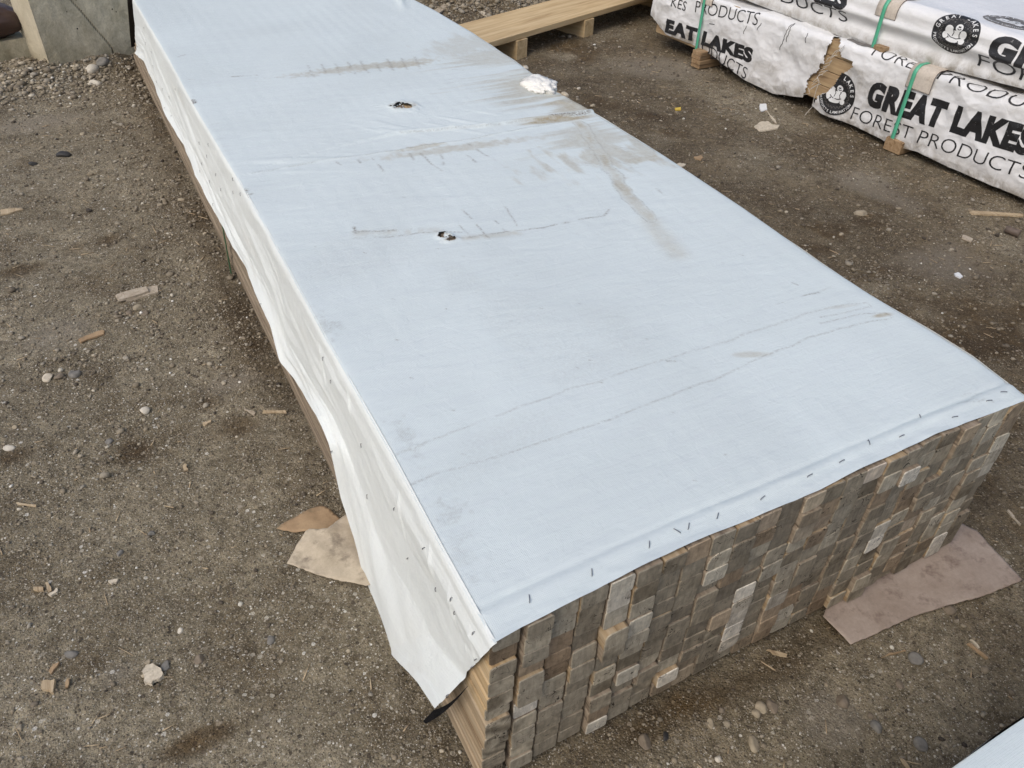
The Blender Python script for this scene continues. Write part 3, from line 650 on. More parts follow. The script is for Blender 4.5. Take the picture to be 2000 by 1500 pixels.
sst=.35*sm(.2,.6,fbm(Sy*10,Tg*8,140,4))*sm(.8,1,Tg)*np.exp(-Sy/.25)+.10*sm(.1,.7,fbm(Sy*4,Tg*6,141,4))
attr(fl,'stain',sst); attr(fl,'mark',z0)
# curled black-backed corner under the hem
tip=[rayx(848,1391,-.060),rayx(868,1383,-.050),rayx(916,1343,-.022)]; end=rayx(814,1425,-.064)
bm=bmesh.new(); up=[];lo=[]
for k in range(9):
    f=k/8; a=Vector(tip[0]).lerp(Vector(tip[2]),f) if f<1 else Vector(tip[2]); a=Vector(rayx(848+68*f,1391-48*f+8*math.sin(f*math.pi),-.060+.038*f))
    b=Vector(rayx(814+102*f**.8,1425-82*f**.9+7*math.sin(f*math.pi)*1.4,-.064+.038*f))+Vector((.0,.004,-.002))
    up.append(bm.verts.new(a+Vector((0,.004,0)))); lo.append(bm.verts.new(b))
for k in range(8): bm.faces.new((up[k],up[k+1],lo[k+1],lo[k]))
bmesh.ops.solidify(bm,geom=bm.faces[:],thickness=.0006)
bmobj('black_corner',bm,m_plain('black_tarp_back',(.012,.012,.014),.7,.2,.2,60),bundle,True)
# right side skirt (out of the photo's view) and far end skirt
ry=np.linspace(0.012,BT,160); rz=np.linspace(0,1,14); RX=np.interp(ry,xr_y,xr_v)
A=np.stack([RX[None,:]+.001+.006*np.sin(rz*3)[:,None]+.006*fbm(ry[None,:]*5,rz[:,None]*2,150,2),np.broadcast_to(ry[None,:],(14,160)),(H-.002)-rz[:,None]*(.26+.05*fbm(ry*3,ry*0,151,2))[None,:]],-1)
o=mesh_obj('side_flap',A.reshape(-1,3),gridF(14,160)[:,::-1],M['sheet_lit'],bundle); attr(o,'stain',np.zeros(14*160)); attr(o,'mark',np.zeros(14*160))
ex=np.linspace(-.015,1.2,60); A=np.stack([np.broadcast_to(ex[None,:],(14,60)),BT+(BL-BT)*rz[:,None]*.8+.012+.012*np.sin(rz*3)[:,None]+.012*fbm(ex[None,:]*6,rz[:,None]*3,152,2),(H+.001)-rz[:,None]*(.40+.04*fbm(ex*3,ex*0,153,2))[None,:]],-1); A[0,:,1]=BT+.004
o=mesh_obj('end_flap',A.reshape(-1,3),gridF(14,60)[:,::-1],M['sheet_lit'],bundle); attr(o,'stain',np.zeros(14*60)); attr(o,'mark',np.zeros(14*60))
# torn wad of tape fibres by the right edge of the tarp
c=atz(1052,172,H); bm=bmesh.new(); bmesh.ops.create_icosphere(bm,subdivisions=5,radius=1)
for v in bm.verts:
    x,y,z=v.co; n=float(fbm(np.array(x*2.2+y),np.array(y*2.2+z),160,3)); n2=float(fbm(np.array((x*2+y)*9),np.array((y-x)*2.5),161,2))
    r=1+.34*n+.20*n2
    X0=x*.052*r*(1.1 if x>0 else .9); Y0=y*.080*r; Z0=max(z,-.15)*.027*r*(1+.3*(x))
    a=math.radians(8); v.co=(c[0]+X0*math.cos(a)-Y0*math.sin(a),c[1]+X0*math.sin(a)+Y0*math.cos(a),H+.002+Z0)
bmobj('torn_wad',bm,M['torn'],bundle,True)
# staples
def staple(P_,d,n,size=.011):
    d=Vector(d).normalized();n=Vector(n).normalized();t=d.cross(n)
    bm=bmesh.new(); c=Vector(P_)+n*.0016
    pts=[c-d*size/2-n*.004,c-d*size/2,c-d*size*.1+n*.0007,c+d*size/2,c+d*size/2-n*.004]
    rings=[]
    for p in pts:
        rings.append([bm.verts.new(p+t*.0007+n*.0005),bm.verts.new(p-t*.0007+n*.0005),bm.verts.new(p-t*.0007-n*.0005),bm.verts.new(p+t*.0007-n*.0005)])
    for a,b in zip(rings[:-1],rings[1:]):
        for k in range(4): bm.faces.new((a[k],a[(k+1)%4],b[(k+1)%4],b[k]))
    return bmobj('staple',bm,M['steel'],cover)
for px,py,a in [(1034,1170,95),(1156,1118,92),(1268,1064,88),(1322,1038,150),(1345,1028,80),(1402,1007,75),(1490,972,40),(1581,931,30),(1644,902,30),(1697,865,110),(1761,853,25),(1798,812,110),(1865,815,10),(1932,783,8),(1960,767,0)]:
    p=atz(px,py,H+.003); a0=math.radians(a)
    q=atz(px+10*math.cos(a0),py-10*math.sin(a0),H+.003); i=int(np.argmin((TX-p[0])**2+(TY-p[1])**2)); p[2]=TZ.ravel()[i]+.0003
    staple(p,q*np.array([1,1,0])-p*np.array([1,1,0]),(0,0,1),.013)
fV=FX.reshape(-1,3); fpx,fpy=topix(fV)
for px,py in [(770,993),(828,1071),(796,1090),(852,1150),(881,1170),(889,1197),(925,1237),(929,1290),(924,1306),(874,1360),(648,885),(706,870),(718,970),(646,745),(632,700),(500,600),(470,380),(455,350),(390,280),(407,283),(405,305),(395,320),(391,335),(422,341),(410,355),(432,370),(456,376),(417,400),(343,175),(331,190),(321,212),(335,227),(318,174),(300,130),(293,148),(306,160),(269,92),(264,75),(285,85),(296,102),(282,55)]:
    i=int(np.argmin((fpx-px)**2+(fpy-py)**2)); p=fV[i].copy(); k=rng.uniform(-.3,.3)
    staple(p,(0,.35+k,-1),(-1,0,.1),.013 if py>600 else .011)
# dark green strap hugging the bundle
s_a=atx(447,472,-.012);s_b=atx(457,540,-.02)
bm=bmesh.new()
for z in np.linspace(.002,.2,8):
    pass
box_bm(bm,(-.0275,s_a[1]-.03,.10),(.0012,0,0),(0,.0075,0),(0.004,0,.10),.0003,1)
bmobj('strap',bm,M['dstrap'],bundle)

# ------------------------------------------------------------------ printed packs of laminated beams at the right
ang=.065; D=np.array([ang,-1,0]);D/=np.linalg.norm(D); NI=np.array([1,ang,0]);NI/=np.linalg.norm(NI)      # D runs toward the camera side, NI points into the pack
class Pack:
    def __init__(s,p0,z_top,rad,width,s0,s1,hem,seed,amp,kind):
        s.p0=np.array(p0,float);s.zt=z_top;s.r=rad;s.w=width;s.s0=s0;s.s1=s1;s.hem=hem;s.seed=seed;s.amp=amp;s.kind=kind
        s.q1=z_top-rad; s.q2=s.q1+rad*math.pi/2; s.q3=s.q2+width-2*rad; s.q4=s.q3+rad*math.pi/2; s.q5=s.q4+(z_top-rad)*.8
    def disp(s,S_,Q):
        A=s.amp
        if s.kind=='low':
            d=A*(.9*fbm(S_*4.5,Q*6,s.seed,3)+1.2*(ridge(S_*5+Q*4,Q*6-S_*2,s.seed+5,3)-.5)+.38*(ridge(S_*13-Q*9,Q*12+S_*4,s.seed+9,3)-.5))
        else:
            d=A*(.8*fbm(S_*2.2,Q*7,s.seed,3)+.9*(ridge(S_*1.6,Q*13+S_*.8,s.seed+5,2)-.5)+.3*(ridge(S_*10,Q*10,s.seed+9,2)-.5))
            d=d+.012*np.exp(-((Q-(s.zt-.095))/.020)**2)-.016*np.exp(-((Q-(s.zt-.14))/.03)**2)
        return d
    def S(s,S_,Q,off=0.):
        S_,Q=np.broadcast_arrays(np.asarray(S_,float),np.asarray(Q,float))
        th=np.clip((Q-s.q1)/s.r,0,math.pi/2); th2=np.clip((Q-s.q3)/s.r,0,math.pi/2)
        o=s.r*(1-np.cos(th)); z=np.minimum(Q,s.q1)+s.r*np.sin(th)
        fl=np.clip(Q-s.q2,0,s.q3-s.q2); o=o+fl+s.r*np.sin(th2); z=z-s.r*(1-np.cos(th2))-np.clip(Q-s.q4,0,9)
        no=-np.cos(th)*(Q<s.q3)+np.sin(th2); nz=np.sin(th)*(Q<s.q3)+np.cos(th2)*(Q>=s.q3)
        dd=s.disp(S_,Q)+off
        o=o+no*dd; z=z+nz*dd
        return s.p0+S_[...,None]*D+o[...,None]*NI+np.stack([0*z,0*z,z],-1)
    def build(s,parent,name='wrap',holepoly=None,ds=.007):
        sg=np.arange(s.s0,s.s1,ds); nq=130; f=np.linspace(0,1,nq)
        hz=s.hem(sg)
        qa=hz[:,None]+(s.q2-hz[:,None])*np.clip(f/.62,0,1)[None,:]; qa=np.where(f[None,:]>.62,s.q2+(s.q5-s.q2)*((f-.62)/.38)[None,:]**1.6,qa)
        sgg=np.repeat(sg[:,None],nq,1)+0*qa
        P_=s.S(sgg,qa)
        tuck=np.exp(-(qa-hz[:,None])/.02)*.014; P_=P_+tuck[...,None]*NI*(1 if s.kind=='up' else .3)
        F=gridF(len(sg),nq)
        V=P_.reshape(-1,3)
        if holepoly is not None:
            px,py=topix(V); j=6*fbm(sgg*40,qa*40,7,3).ravel(); inn=np.zeros(len(V),bool)
            hx=px+j;hy=py+j*.6; n=len(holepoly)
            for i in range(n):
                x1,y1=holepoly[i];x2,y2=holepoly[(i+1)%n]
                cond=((y1>hy)!=(y2>hy))&(hx<(x2-x1)*(hy-y1)/(y2-y1+1e-9)+x1); inn^=cond
            inn&=(qa.ravel()<s.q2+.05)
            F=F[~inn[F].any(1)]
        o=mesh_obj(name,V,F,M['wrap'],parent)
        dirt=1.*sm(.09,.0,qa-hz[:,None])+.8*sm(.0,.55,fbm(sgg*3,qa*8,s.seed+40,4))*(1 if s.kind=='low' else .45)
        attr(o,'dirt',dirt); return o
    def emblem_map(s,pts,sc,qc,a,b,off): # pts Nx2 -> surface
        return s.S(sc+pts[:,0]*a,qc+pts[:,1]*b,off)
def txt2d(text,bold=0.,size=1.,spacing=1.):
    cu=bpy.data.curves.new('t','FONT'); cu.body=text; cu.size=size; cu.offset=bold; cu.space_character=spacing; cu.resolution_u=4; cu.fill_mode='FRONT'; cu.dimensions='2D'
    o=bpy.data.objects.new('t',cu); COL.objects.link(o); dg=bpy.context.evaluated_depsgraph_get(); dg.update(); me=o.evaluated_get(dg).to_mesh()
    bm=bmesh.new(); bm.from_mesh(me); bmesh.ops.triangulate(bm,faces=bm.faces[:]); 
    o.evaluated_get(dg).to_mesh_clear(); bpy.data.objects.remove(o); bpy.data.curves.remove(cu)
    return bm
def refine(bm,sx,sy,mx):
    for _ in range(6):
        es=[e for e in bm.edges if math.hypot((e.verts[0].co.x-e.verts[1].co.x)*sx,(e.verts[0].co.y-e.verts[1].co.y)*sy)>mx]
        if not es: break
        bmesh.ops.subdivide_edges(bm,edges=es,cuts=1); bmesh.ops.triangulate(bm,faces=bm.faces[:])
    return bm
def put_text(pack,parent,text,s_start,q_base,length,height,off=.0012,bold=0.,mat='ink',slope=0.,flip=False,spacing=1.,name='printed_lettering',smin=None,smax=None):
    bm=txt2d(text,bold,1.,spacing)
    xs=[v.co.x for v in bm.verts];ys=[v.co.y for v in bm.verts]; x0,x1,y0,y1=min(xs),max(xs),min(ys),max(ys)
    sx=length/(x1-x0);sy=height/(y1-y0); refine(bm,sx,sy,.008)
    V=np.array([v.co[:2] for v in bm.verts]); F=[[v.index for v in f.verts] for f in bm.faces]; bm.free()
    a=(V[:,0]-x0)*sx; b=(V[:,1]-y0)*sy
    if flip: a=length-a; b=height-b
    ss=s_start+a; qq=q_base+b+slope*a
    P_=pack.S(ss,qq,off)
    if smin is not None: F=[f for f in F if min(ss[i] for i in f)>=smin]
    if smax is not None: F=[f for f in F if max(ss[i] for i in f)<=smax]
    F=np.array(F)
    return mesh_obj(name,P_,F,M[mat],parent,smooth=True)
def put_poly(pack,parent,poly,sc,qc,a,b,off,mat,name,hm=None,clip=None):
    bm=bmesh.new(); vs=[bm.verts.new((x,y,0)) for x,y in poly]; bm.faces.new(vs); bmesh.ops.triangulate(bm,faces=bm.faces[:]); refine(bm,a,b,.008)
    V=np.array([v.co[:2] for v in bm.verts]); F=[[v.index for v in f.verts] for f in bm.faces]; bm.free()
    P_=pack.S(sc+V[:,0]*a,qc+V[:,1]*b,off)
    if clip is not None: 
        px,py=topix(P_); bad=clip(px,py); F=[f for f in F if not any(bad[i] for i in f)]
    return mesh_obj(name,P_,np.array(F),M[mat],parent)
def band(pack,parent,pts,w,sc,qc,a,b,off,mat,name,clip=None):
    pts=np.array(pts,float); n=len(pts); t=np.gradient(pts,axis=0); t/=np.linalg.norm(t,axis=1,keepdims=True)+1e-9; nn=np.stack([-t[:,1],t[:,0]],1)*w/2
    V=np.concatenate([pts+nn,pts-nn]); F=np.array([[i,i+1,i+1+n,i+n] for i in range(n-1)])
    P_=pack.S(sc+V[:,0]*a,qc+V[:,1]*b,off)
    if clip is not None:
        px,py=topix(P_); bad=clip(px,py); F=np.array([f for f in F if not bad[f].any()])
    return mesh_obj(name,P_,F,M[mat],parent)
def emblem(pack,parent,sc,qc,a,b,mat='ink',clip=None,full=True):
    th=np.linspace(0,2*math.pi,65)[:-1]
    e=put_poly(pack,parent,[(math.cos(t),math.sin(t)) for t in th],sc,qc,a,b,.0012,mat,'printed_emblem',clip=clip)
    # saw-tooth ring
    pts=[]
    nT=26
    for k in range(nT+1):
        t0=2*math.pi*k/nT
        for f,r in ((0,.60),(.25,.655),(.5,.70),(.72,.66),(.80,.61)): t=t0+f*2*math.pi/nT; pts.append((r*math.cos(t),r*math.sin(t)))
    band(pack,e,pts,.018,sc,qc,a,b,.0018,'greyprint','saw_blade_ring',clip)
    # pale figure: a stocky animal seen from the front, arms folded on broad shoulders
    def ell(cx,cy,rx,ry,rot=0,n=18): return [(cx+rx*math.cos(t)*math.cos(rot)-ry*math.sin(t)*math.sin(rot),cy+rx*math.cos(t)*math.sin(rot)+ry*math.sin(t)*math.cos(rot)) for t in np.linspace(0,2*math.pi,n+1)[:-1]]
    for i,(cx,cy,rx,ry,ro) in enumerate([(-.26,.05,.19,.24,.4),(.30,-.06,.18,.26,-.4),(.02,-.10,.30,.22,0),(.10,.26,.15,.17,.1),(-.38,-.18,.12,.16,.3),(.38,-.30,.12,.13,-.2),(-.02,-.34,.26,.10,0)]):
        put_poly(pack,e,ell(cx,cy,rx,ry,ro),sc,qc,a,b,.0019+.0002*i,'white','emblem_figure',clip=clip)
    for pts in ([(-.12,.18),(-.05,.02),(-.08,-.16)],[(.22,.12),(.18,-.02),(.24,-.18)],[(-.30,-.12),(-.12,-.22),(.12,-.24),(.30,-.16)],[(.04,.22),(.12,.18),(.20,.23)]):
        band(pack,e,pts,.035,sc,qc,a,b,.0036,mat,'emblem_linework',clip)
    band(pack,e,[(.05,.31),(.10,.29),(.15,.31)],.06,sc,qc,a,b,.0036,mat,'emblem_linework',clip)
    def ring_text(text,r,h,t_mid,span,inner):
        n=len(text)
        for i,ch in enumerate(text):
            if ch==' ': continue
            bm=txt2d(ch,.02,1.); xs=[v.co.x for v in bm.verts];ys=[v.co.y for v in bm.verts]; mx=(min(xs)+max(xs))/2
            V=np.array([v.co[:2] for v in bm.verts]);F=np.array([[v.index for v in f.verts] for f in bm.faces]); bm.free()
            f=(i+.5)/n-.5; t=t_mid-f*span if not inner else t_mid+f*span
            lx=(V[:,0]-mx)*h*1.25; ly=(V[:,1]-.36)*h*1.35
            if inner: er=(math.cos(t),math.sin(t)); X0=r*er[0]-lx*math.sin(t)*1-ly*er[0]; Y0=r*er[1]+lx*math.cos(t)-ly*er[1]
            else: er=(math.cos(t),math.sin(t)); X0=r*er[0]+lx*math.sin(t)+ly*er[0]; Y0=r*er[1]-lx*math.cos(t)+ly*er[1]
            P_=pack.S(sc+X0*a,qc+Y0*b,.0022)
            if clip is not None:
                px,py=topix(P_); bad=clip(px,py); F=F[~bad[F].any(1)]
                if len(F)==0: continue
            mesh_obj('emblem_letter',P_,F,M['white'],e)
    ring_text('GREAT LAKES',.83,.20,math.pi/2,3.1,False)
    ring_text('PRODUCTS',.86,.13,math.pi*1.5-.72,1.25,True); ring_text('LAMINATION',.86,.13,math.pi*1.5+.62,1.30,True)
    return e
# lower pack
p0L=np.array([2.854,3.562,0.]); 
def sL(px,py,pk): # pixel on side plane -> (s,z)
    p=onpl(px,py,pk.p0,NI); return float((p-pk.p0)@D),float(p[2])
hemL_px=[(1272,30),(1302,67),(1347,86),(1389,109),(1445,150),(1505,184),(1569,191),(1602,221),(1666,246),(1715,270),(1737,284),(1790,296),(1850,326),(2000,390)]
class _T: p0=p0L
hl=np.array([sL(a,b,_T) for a,b in hemL_px])
lower=Pack(p0L,.375,.028,1.15,0,3.6,lambda s_:np.interp(s_,hl[:,0],hl[:,1]),300,.013,'low')
packL=empty('wrapped_beam_pack',(3.5,2.0,0),'lower pack of beams in torn white printed wrap, lying on low timber bunks','lumber pack','printed lumber packs')
HP=[(1632,72),(1619,90),(1612,110),(1611,121),(1598,135),(1584,150),(1572,172),(1567,205),(1583,203),(1597,187),(1615,180),(1629,165),(1644,141),(1662,130),(1664,120),(1644,112),(1637,98),(1640,73)]
lower.build(packL,holepoly=HP)
def inpoly(px,py,poly=HP):
    inn=np.zeros(len(px),bool);n=len(poly)
    for i in range(n):
        x1,y1=poly[i];x2,y2=poly[(i+1)%n]; inn^=((y1>py)!=(y2>py))&(px<(x2-x1)*(py-y1)/(y2-y1+1e-9)+x1)
    return inn
# beams inside
def beams(pk,parent,zb,nlay,ncol,name='laminated_beam',inset=.016):
    h=(pk.zt-.012-zb)/nlay; w=(pk.w-.06)/ncol
    for i in range(nlay):
        for j in range(ncol):
            bm=bmesh.new(); c=pk.p0+D*((pk.s0+pk.s1)/2+.02)+NI*(inset+w*(j+.5)); c[2]=zb+h*(i+.5)
            box_bm(bm,c,D*((pk.s1-pk.s0)/2-.02),NI*(w/2-.0015),(0,0,h/2-.0015),.002,1); bmobj(name,bm,M['beam'],parent)
beams(lower,packL,.075,4,3)
# wrapped end of the lower pack
def endcap(pk,parent,sgn=0):
    q=np.linspace(pk.hem(np.array([pk.s0]))[0],pk.q5,70); E=pk.S(np.full(70,pk.s0),q); c=E.mean(0)-D*.01; c[2]=.2; V=[];n=70
    for k,f in enumerate(np.linspace(0,1,12)):
        V.append(E*(1-f)+c*f-D*(.03*math.sin(f*math.pi/2))+ .012*np.stack([0*q,fbm(q*12,q*0+f*6,200,3),0*q],-1)*(k>0))
    V=np.concatenate(V); o=mesh_obj('wrap_end',V,gridF(12,n)[:,::-1],M['wrap'],parent); attr(o,'dirt',np.full(len(V),.1))
endcap(lower,packL)
# lettering of the lower pack, side
clipL=lambda px,py: inpoly(px,py)
a0,z0_=sL(1690,208,lower); a1,z1_=sL(1962,297,lower)
print('GREAT LAKES base',a0,z0_,a1,z1_, 'top',sL(1715,158,lower))
print('FOREST',sL(1660,232,lower),sL(1668,212,lower),sL(2000,345,lower),sL(1995,318,lower))
def fit(pk,pa,pb,ptop):
    """baseline from pixel pa to pb, cap height from the pixel ptop above pa"""
    s0,q0=sL(*pa,pk); s1,q1=sL(*pb,pk); st,qt=sL(*ptop,pk); return s0,q0,s1-s0,qt-q0,(q1-q0)/(s1-s0)
s_,q_,l_,h_,sl_=fit(lower,(1688,206),(1965,294),(1698,160)); put_text(lower,packL,'GREAT LAKES',s_,q_,l_*1.13,h_*1.12,bold=.066,slope=sl_,spacing=1.10)
s_,q_,l_,h_,sl_=fit(lower,(1660,232),(2003,352),(1668,210)); put_text(lower,packL,'FOREST PRODUCTS',s_,q_,l_*1.0,h_*1.05,bold=-.012,slope=sl_,spacing=1.0)
se,ze=sL(1634,183,lower); emblem(lower,packL,se,ze,.105,.100,clip=clipL)
# mirrored rows of print on the top strip
s_,_=sL(1700,108,lower); put_text(lower,packL,'FOREST',s_,lower.q1+.012,.33,.055,bold=-.012)
s_,_=sL(1830,146,lower); put_text(lower,packL,'PRODUCTS',s_,lower.q1+.010,.62,.055,bold=-.012)
s_,_=sL(1655,80,lower); put_poly(lower,packL,[(math.cos(t),math.sin(t)) for t in np.linspace(0,6.2,30)],s_+.06,lower.q2+.02,.10,.025,.0012,'greyprint','printed_emblem')
# left part: letters that run over the torn wrap
s_,q_,l_,h_,sl_=fit(lower,(1300,66),(1467,128),(1307,47)); put_text(lower,packL,'EAT LAKES',s_,q_+.01,l_,h_*1.3,bold=.066,slope=sl_,spacing=1.10)
s_,q_,l_,h_,sl_=fit(lower,(1368,102),(1456,160),(1372,88)); put_text(lower,packL,'ODUCTS',s_,q_+.004,l_,h_*1.4,bold=-.008,slope=sl_*.8)
s_,q_,l_,h_,sl_=fit(lower,(1356,40),(1486,46),(1360,4)); 
sa,qa_=sL(1358,22,lower); sb,qb_=sL(1480,48,lower); put_text(lower,packL,'PRODUCTS',sa,qa_-.005,sb-sa,.062,bold=-.008,slope=(qb_-qa_)/(sb-sa))
sa,qa_=sL(1312,12,lower); sb,qb_=sL(1340,18,lower); put_text(lower,packL,'KES',sa,qa_,sb-sa,.05,bold=.0,slope=0)
# ink-like cracks in the wrap
for pts in ([(1548,42),(1538,60),(1530,80),(1520,102)],[(1548,45),(1542,62),(1534,86)],[(1578,65),(1573,88)],[(1460,50),(1452,70)],[(1488,45),(1478,62)],[(1386,46),(1398,48)]):
    sp=[sL(a,b,lower) for a,b in pts]; dens_=[]
    for (s0_,q0_),(s1_,q1_) in zip(sp[:-1],sp[1:]):
        for f in np.linspace(0,1,6)[:-1]: dens_.append((s0_+(s1_-s0_)*f+.003*math.sin(f*9),q0_+(q1_-q0_)*f))
    band(lower,packL,dens_,.0035,0,0,1,1,.0012,'ink','crease_print')
def strap(pk,parent,sc,qlo,w=.0085,mat='strap',off=.006,tilt=0.):
    q=np.concatenate([np.linspace(qlo,pk.q1,26),np.linspace(pk.q1,pk.q2,10)[1:],np.linspace(pk.q2,pk.q3,30)[1:]])
    raw=pk.S(np.full(len(q),sc),q,off); 
    # pulled taut: follow the undisplaced profile a little outside it
    d=pk.disp(np.full(len(q),sc),q); base=pk.S(np.full(len(q),sc),q,off-d+max(.004,float(np.max(d[:36])))*.55)
    sh=(tilt*(pk.q2-np.minimum(q,pk.q2)))[:,None]*D
    A=base-D*w+sh;B=base+D*w+sh; V=np.concatenate([A,B,A+np.array([0,0,0])-.0009*0,B]); n=len(q)
    F=np.array([[i,i+n,i+1+n,i+1] for i in range(n-1)]); o=mesh_obj('strap',np.concatenate([A,B]),F,M[mat],parent,smooth=True)
    m=o.modifiers.new('thick','SOLIDIFY'); m.thickness=.0012; m.offset=0
    return o
def protector(pk,parent,sc,half,qlo,qhi,tilt=0.):
    q=np.concatenate([np.linspace(qlo,pk.q1,10),np.linspace(pk.q1,pk.q2,8)[1:],np.linspace(pk.q2,qhi,8)[1:]]); sg=np.linspace(-half,half,5)
    d=float(np.max(pk.disp(np.full(len(q),sc),q)))
    S2,Q2=np.meshgrid(sc+sg,q,indexing='ij'); dd=pk.disp(S2,Q2); V=pk.S(S2,Q2,-dd+.0035+max(d,.004)*.45)
    o=mesh_obj('corner_protector',V.reshape(-1,3),gridF(5,len(q)),[M['protector'],M['pedge']],parent,smooth=True)
    m=o.modifiers.new('thick','SOLIDIFY'); m.thickness=.004; m.offset=1; m.material_offset_rim=1
    return o
s_b,_=sL(1790,141,lower); strap(lower,packL,s_b,.03,.0095,off=.009); protector(lower,packL,s_b+.035,.062,lower.q1-.060,lower.q2+.10)
s_b1,_=sL(1372,40,lower); strap(lower,packL,s_b1,.0,.0095,off=.009); protector(lower,packL,s_b1+.015,.045,lower.q1-.02,lower.q2+.10)
# upper pack
p0U=p0L+NI*.055
class _U: p0=p0U
hu=np.array([sL(a,b,_U) for a,b in [(1452,0),(1550,37),(1625,67),(1715,101),(1812,129),(1925,157),(2000,176)]])
print('upper hem',hu, 'bend',sL(1735,8,_U),'top strap',sL(1850,42,_U))
zu=float(np.median(hu[:,1])); 
upper=Pack(p0U,zu+.205,.045,1.15,-.55,3.5,lambda s_:np.interp(s_,hu[:,0],hu[:,1]),420,.007,'up')
packU=empty('wrapped_beam_pack',(3.55,2.0,.4),'upper pack of beams in clean white printed wrap, stacked on the torn lower pack','lumber pack','printed lumber packs')
upper.build(packU); beams(upper,packU,zu+.025,2,3,inset=.03); endcap(upper,packU)
se,ze=sL(1864,72,upper); emblem(upper,packU,se,upper.q1-.008,.108,.082)
se2,_=sL(1925,40,upper); emblem(upper,packU,se2+.02,upper.q2+.115,.12,.075,mat='greyprint')
s_,q_,l_,h_,sl_=fit(upper,(1925,112),(1995,132),(1935,70)); put_text(upper,packU,'GREAT LAKES',s_,q_+.0,1.05,.098,bold=.066,slope=0,spacing=1.10)
s_,q_,l_,h_,sl_=fit(upper,(1908,118),(1990,145),(1912,100)); put_text(upper,packU,'FOREST PRODUCTS',s_,q_-.022,1.3,.05,bold=-.008)
sb,_=sL(1652,22,upper); sa,qa_=sL(1530,2,upper); sb2,qb_=sL(1652,36,upper)
put_text(upper,packU,'GREAT LAKES',sb-.98,upper.q1-.055,.98,.098,bold=.066,spacing=1.10)
put_text(upper,packU,'FOREST PRODUCTS',sb2-1.2,upper.q1-.105,1.2,.05,bold=-.006)
s_b,_=sL(1728,40,upper); strap(upper,packU,s_b-.01,zu-.01,.0095,off=.008); protector(upper,packU,s_b+.0,.055,upper.q1-.03,upper.q2+.09)
# bunks and stickers
def timber(name,c,hx,hs,hz,label,cat,mat='bunk',parent=None,group=None,layers=1):
    t=None
    bm=bmesh.new()
    for k in range(layers):
        cc=np.array(c,float); cc[2]=c[2]-hz+(2*k+1)*hz/layers; jj=rng.normal(0,.004,2) if layers>1 else (0,0)
        box_bm(bm,cc+NI*jj[0]+D*jj[1],NI*hx,D*hs,(0,0,hz/layers-.0008),.002,1)
    o=bmobj(name,bm,M[mat],parent); return meta(o,label,cat,group)
g=onpl(1367,128,p0L+NI*.0,NI); b1=p0L+D*((g-p0L)@D)+NI*.55; b1[2]=.045
timber('bunk_timber',b1-NI*.02,.57,.036,.048,'dark layered timber bunk under the pointed far end of the torn pack','timber bunk',layers=4)
g=onpl(1745,290,p0L,NI); b2=p0L+D*((g-p0L)@D)+NI*.55; b2[2]=.026
timber('bunk_timber',b2-NI*.005,.56,.045,.030,'brown timber bunk under the lettered middle of the torn pack, by the green strap','timber bunk')
g=onpl(1722,103,p0U,NI); b3=p0U+D*((g-p0U)@D)+NI*.5; b3[2]=.5*(lower.zt+zu)+.004
timber('sticker_timber',b3-NI*.012,.52,.030,.018,'thin timber sticker squeezed between the two wrapped packs','timber sticker')
# frayed thread of the tear
def thread(pxs,zs,name,parent,label=None):
    cu=bpy.data.curves.new(name,'CURVE'); cu.dimensions='3D'; cu.bevel_depth=.0014; cu.bevel_resolution=2; sp=cu.splines.new('POLY'); pts=[onpl(a,b,p0L-NI*o,NI) for (a,b),o in zip(pxs,zs)]
    sp.points.add(len(pts)-1)
    for p,q in zip(sp.points,pts): p.co=(*q,1)
    o=bpy.data.objects.new(name,cu); COL.objects.link(o); dg=bpy.context.evaluated_depsgraph_get(); me=bpy.data.meshes.new_from_object(o.evaluated_get(dg)); bpy.data.objects.remove(o)
    me.materials.clear(); me.materials.append(M['thread']); o=bpy.data.objects.new(name,me); COL.objects.link(o); o.parent=parent; o.matrix_parent_inverse=parent_inv(parent)
    return o
thread([(1588,207),(1576,220),(1567,232),(1558,246),(1553,250)],[.012,.02,.03,.05,.07],'frayed_thread',packL)
thread([(1596,150),(1600,160),(1594,176),(1590,192),(1587,205)],[.012,.018,.016,.014,.012],'frayed_thread',packL)
for k in range(16):
    f=k/15; a=(1634-60*f**.9+rng.normal(0,2),100+85*f**1.1); thread([a,(a[0]+rng.uniform(2,14),a[1]-rng.uniform(2,9)),(a[0]+rng.uniform(10,20),a[1]-rng.uniform(4,14))],[.010,.012,.009],'frayed_thread',packL)

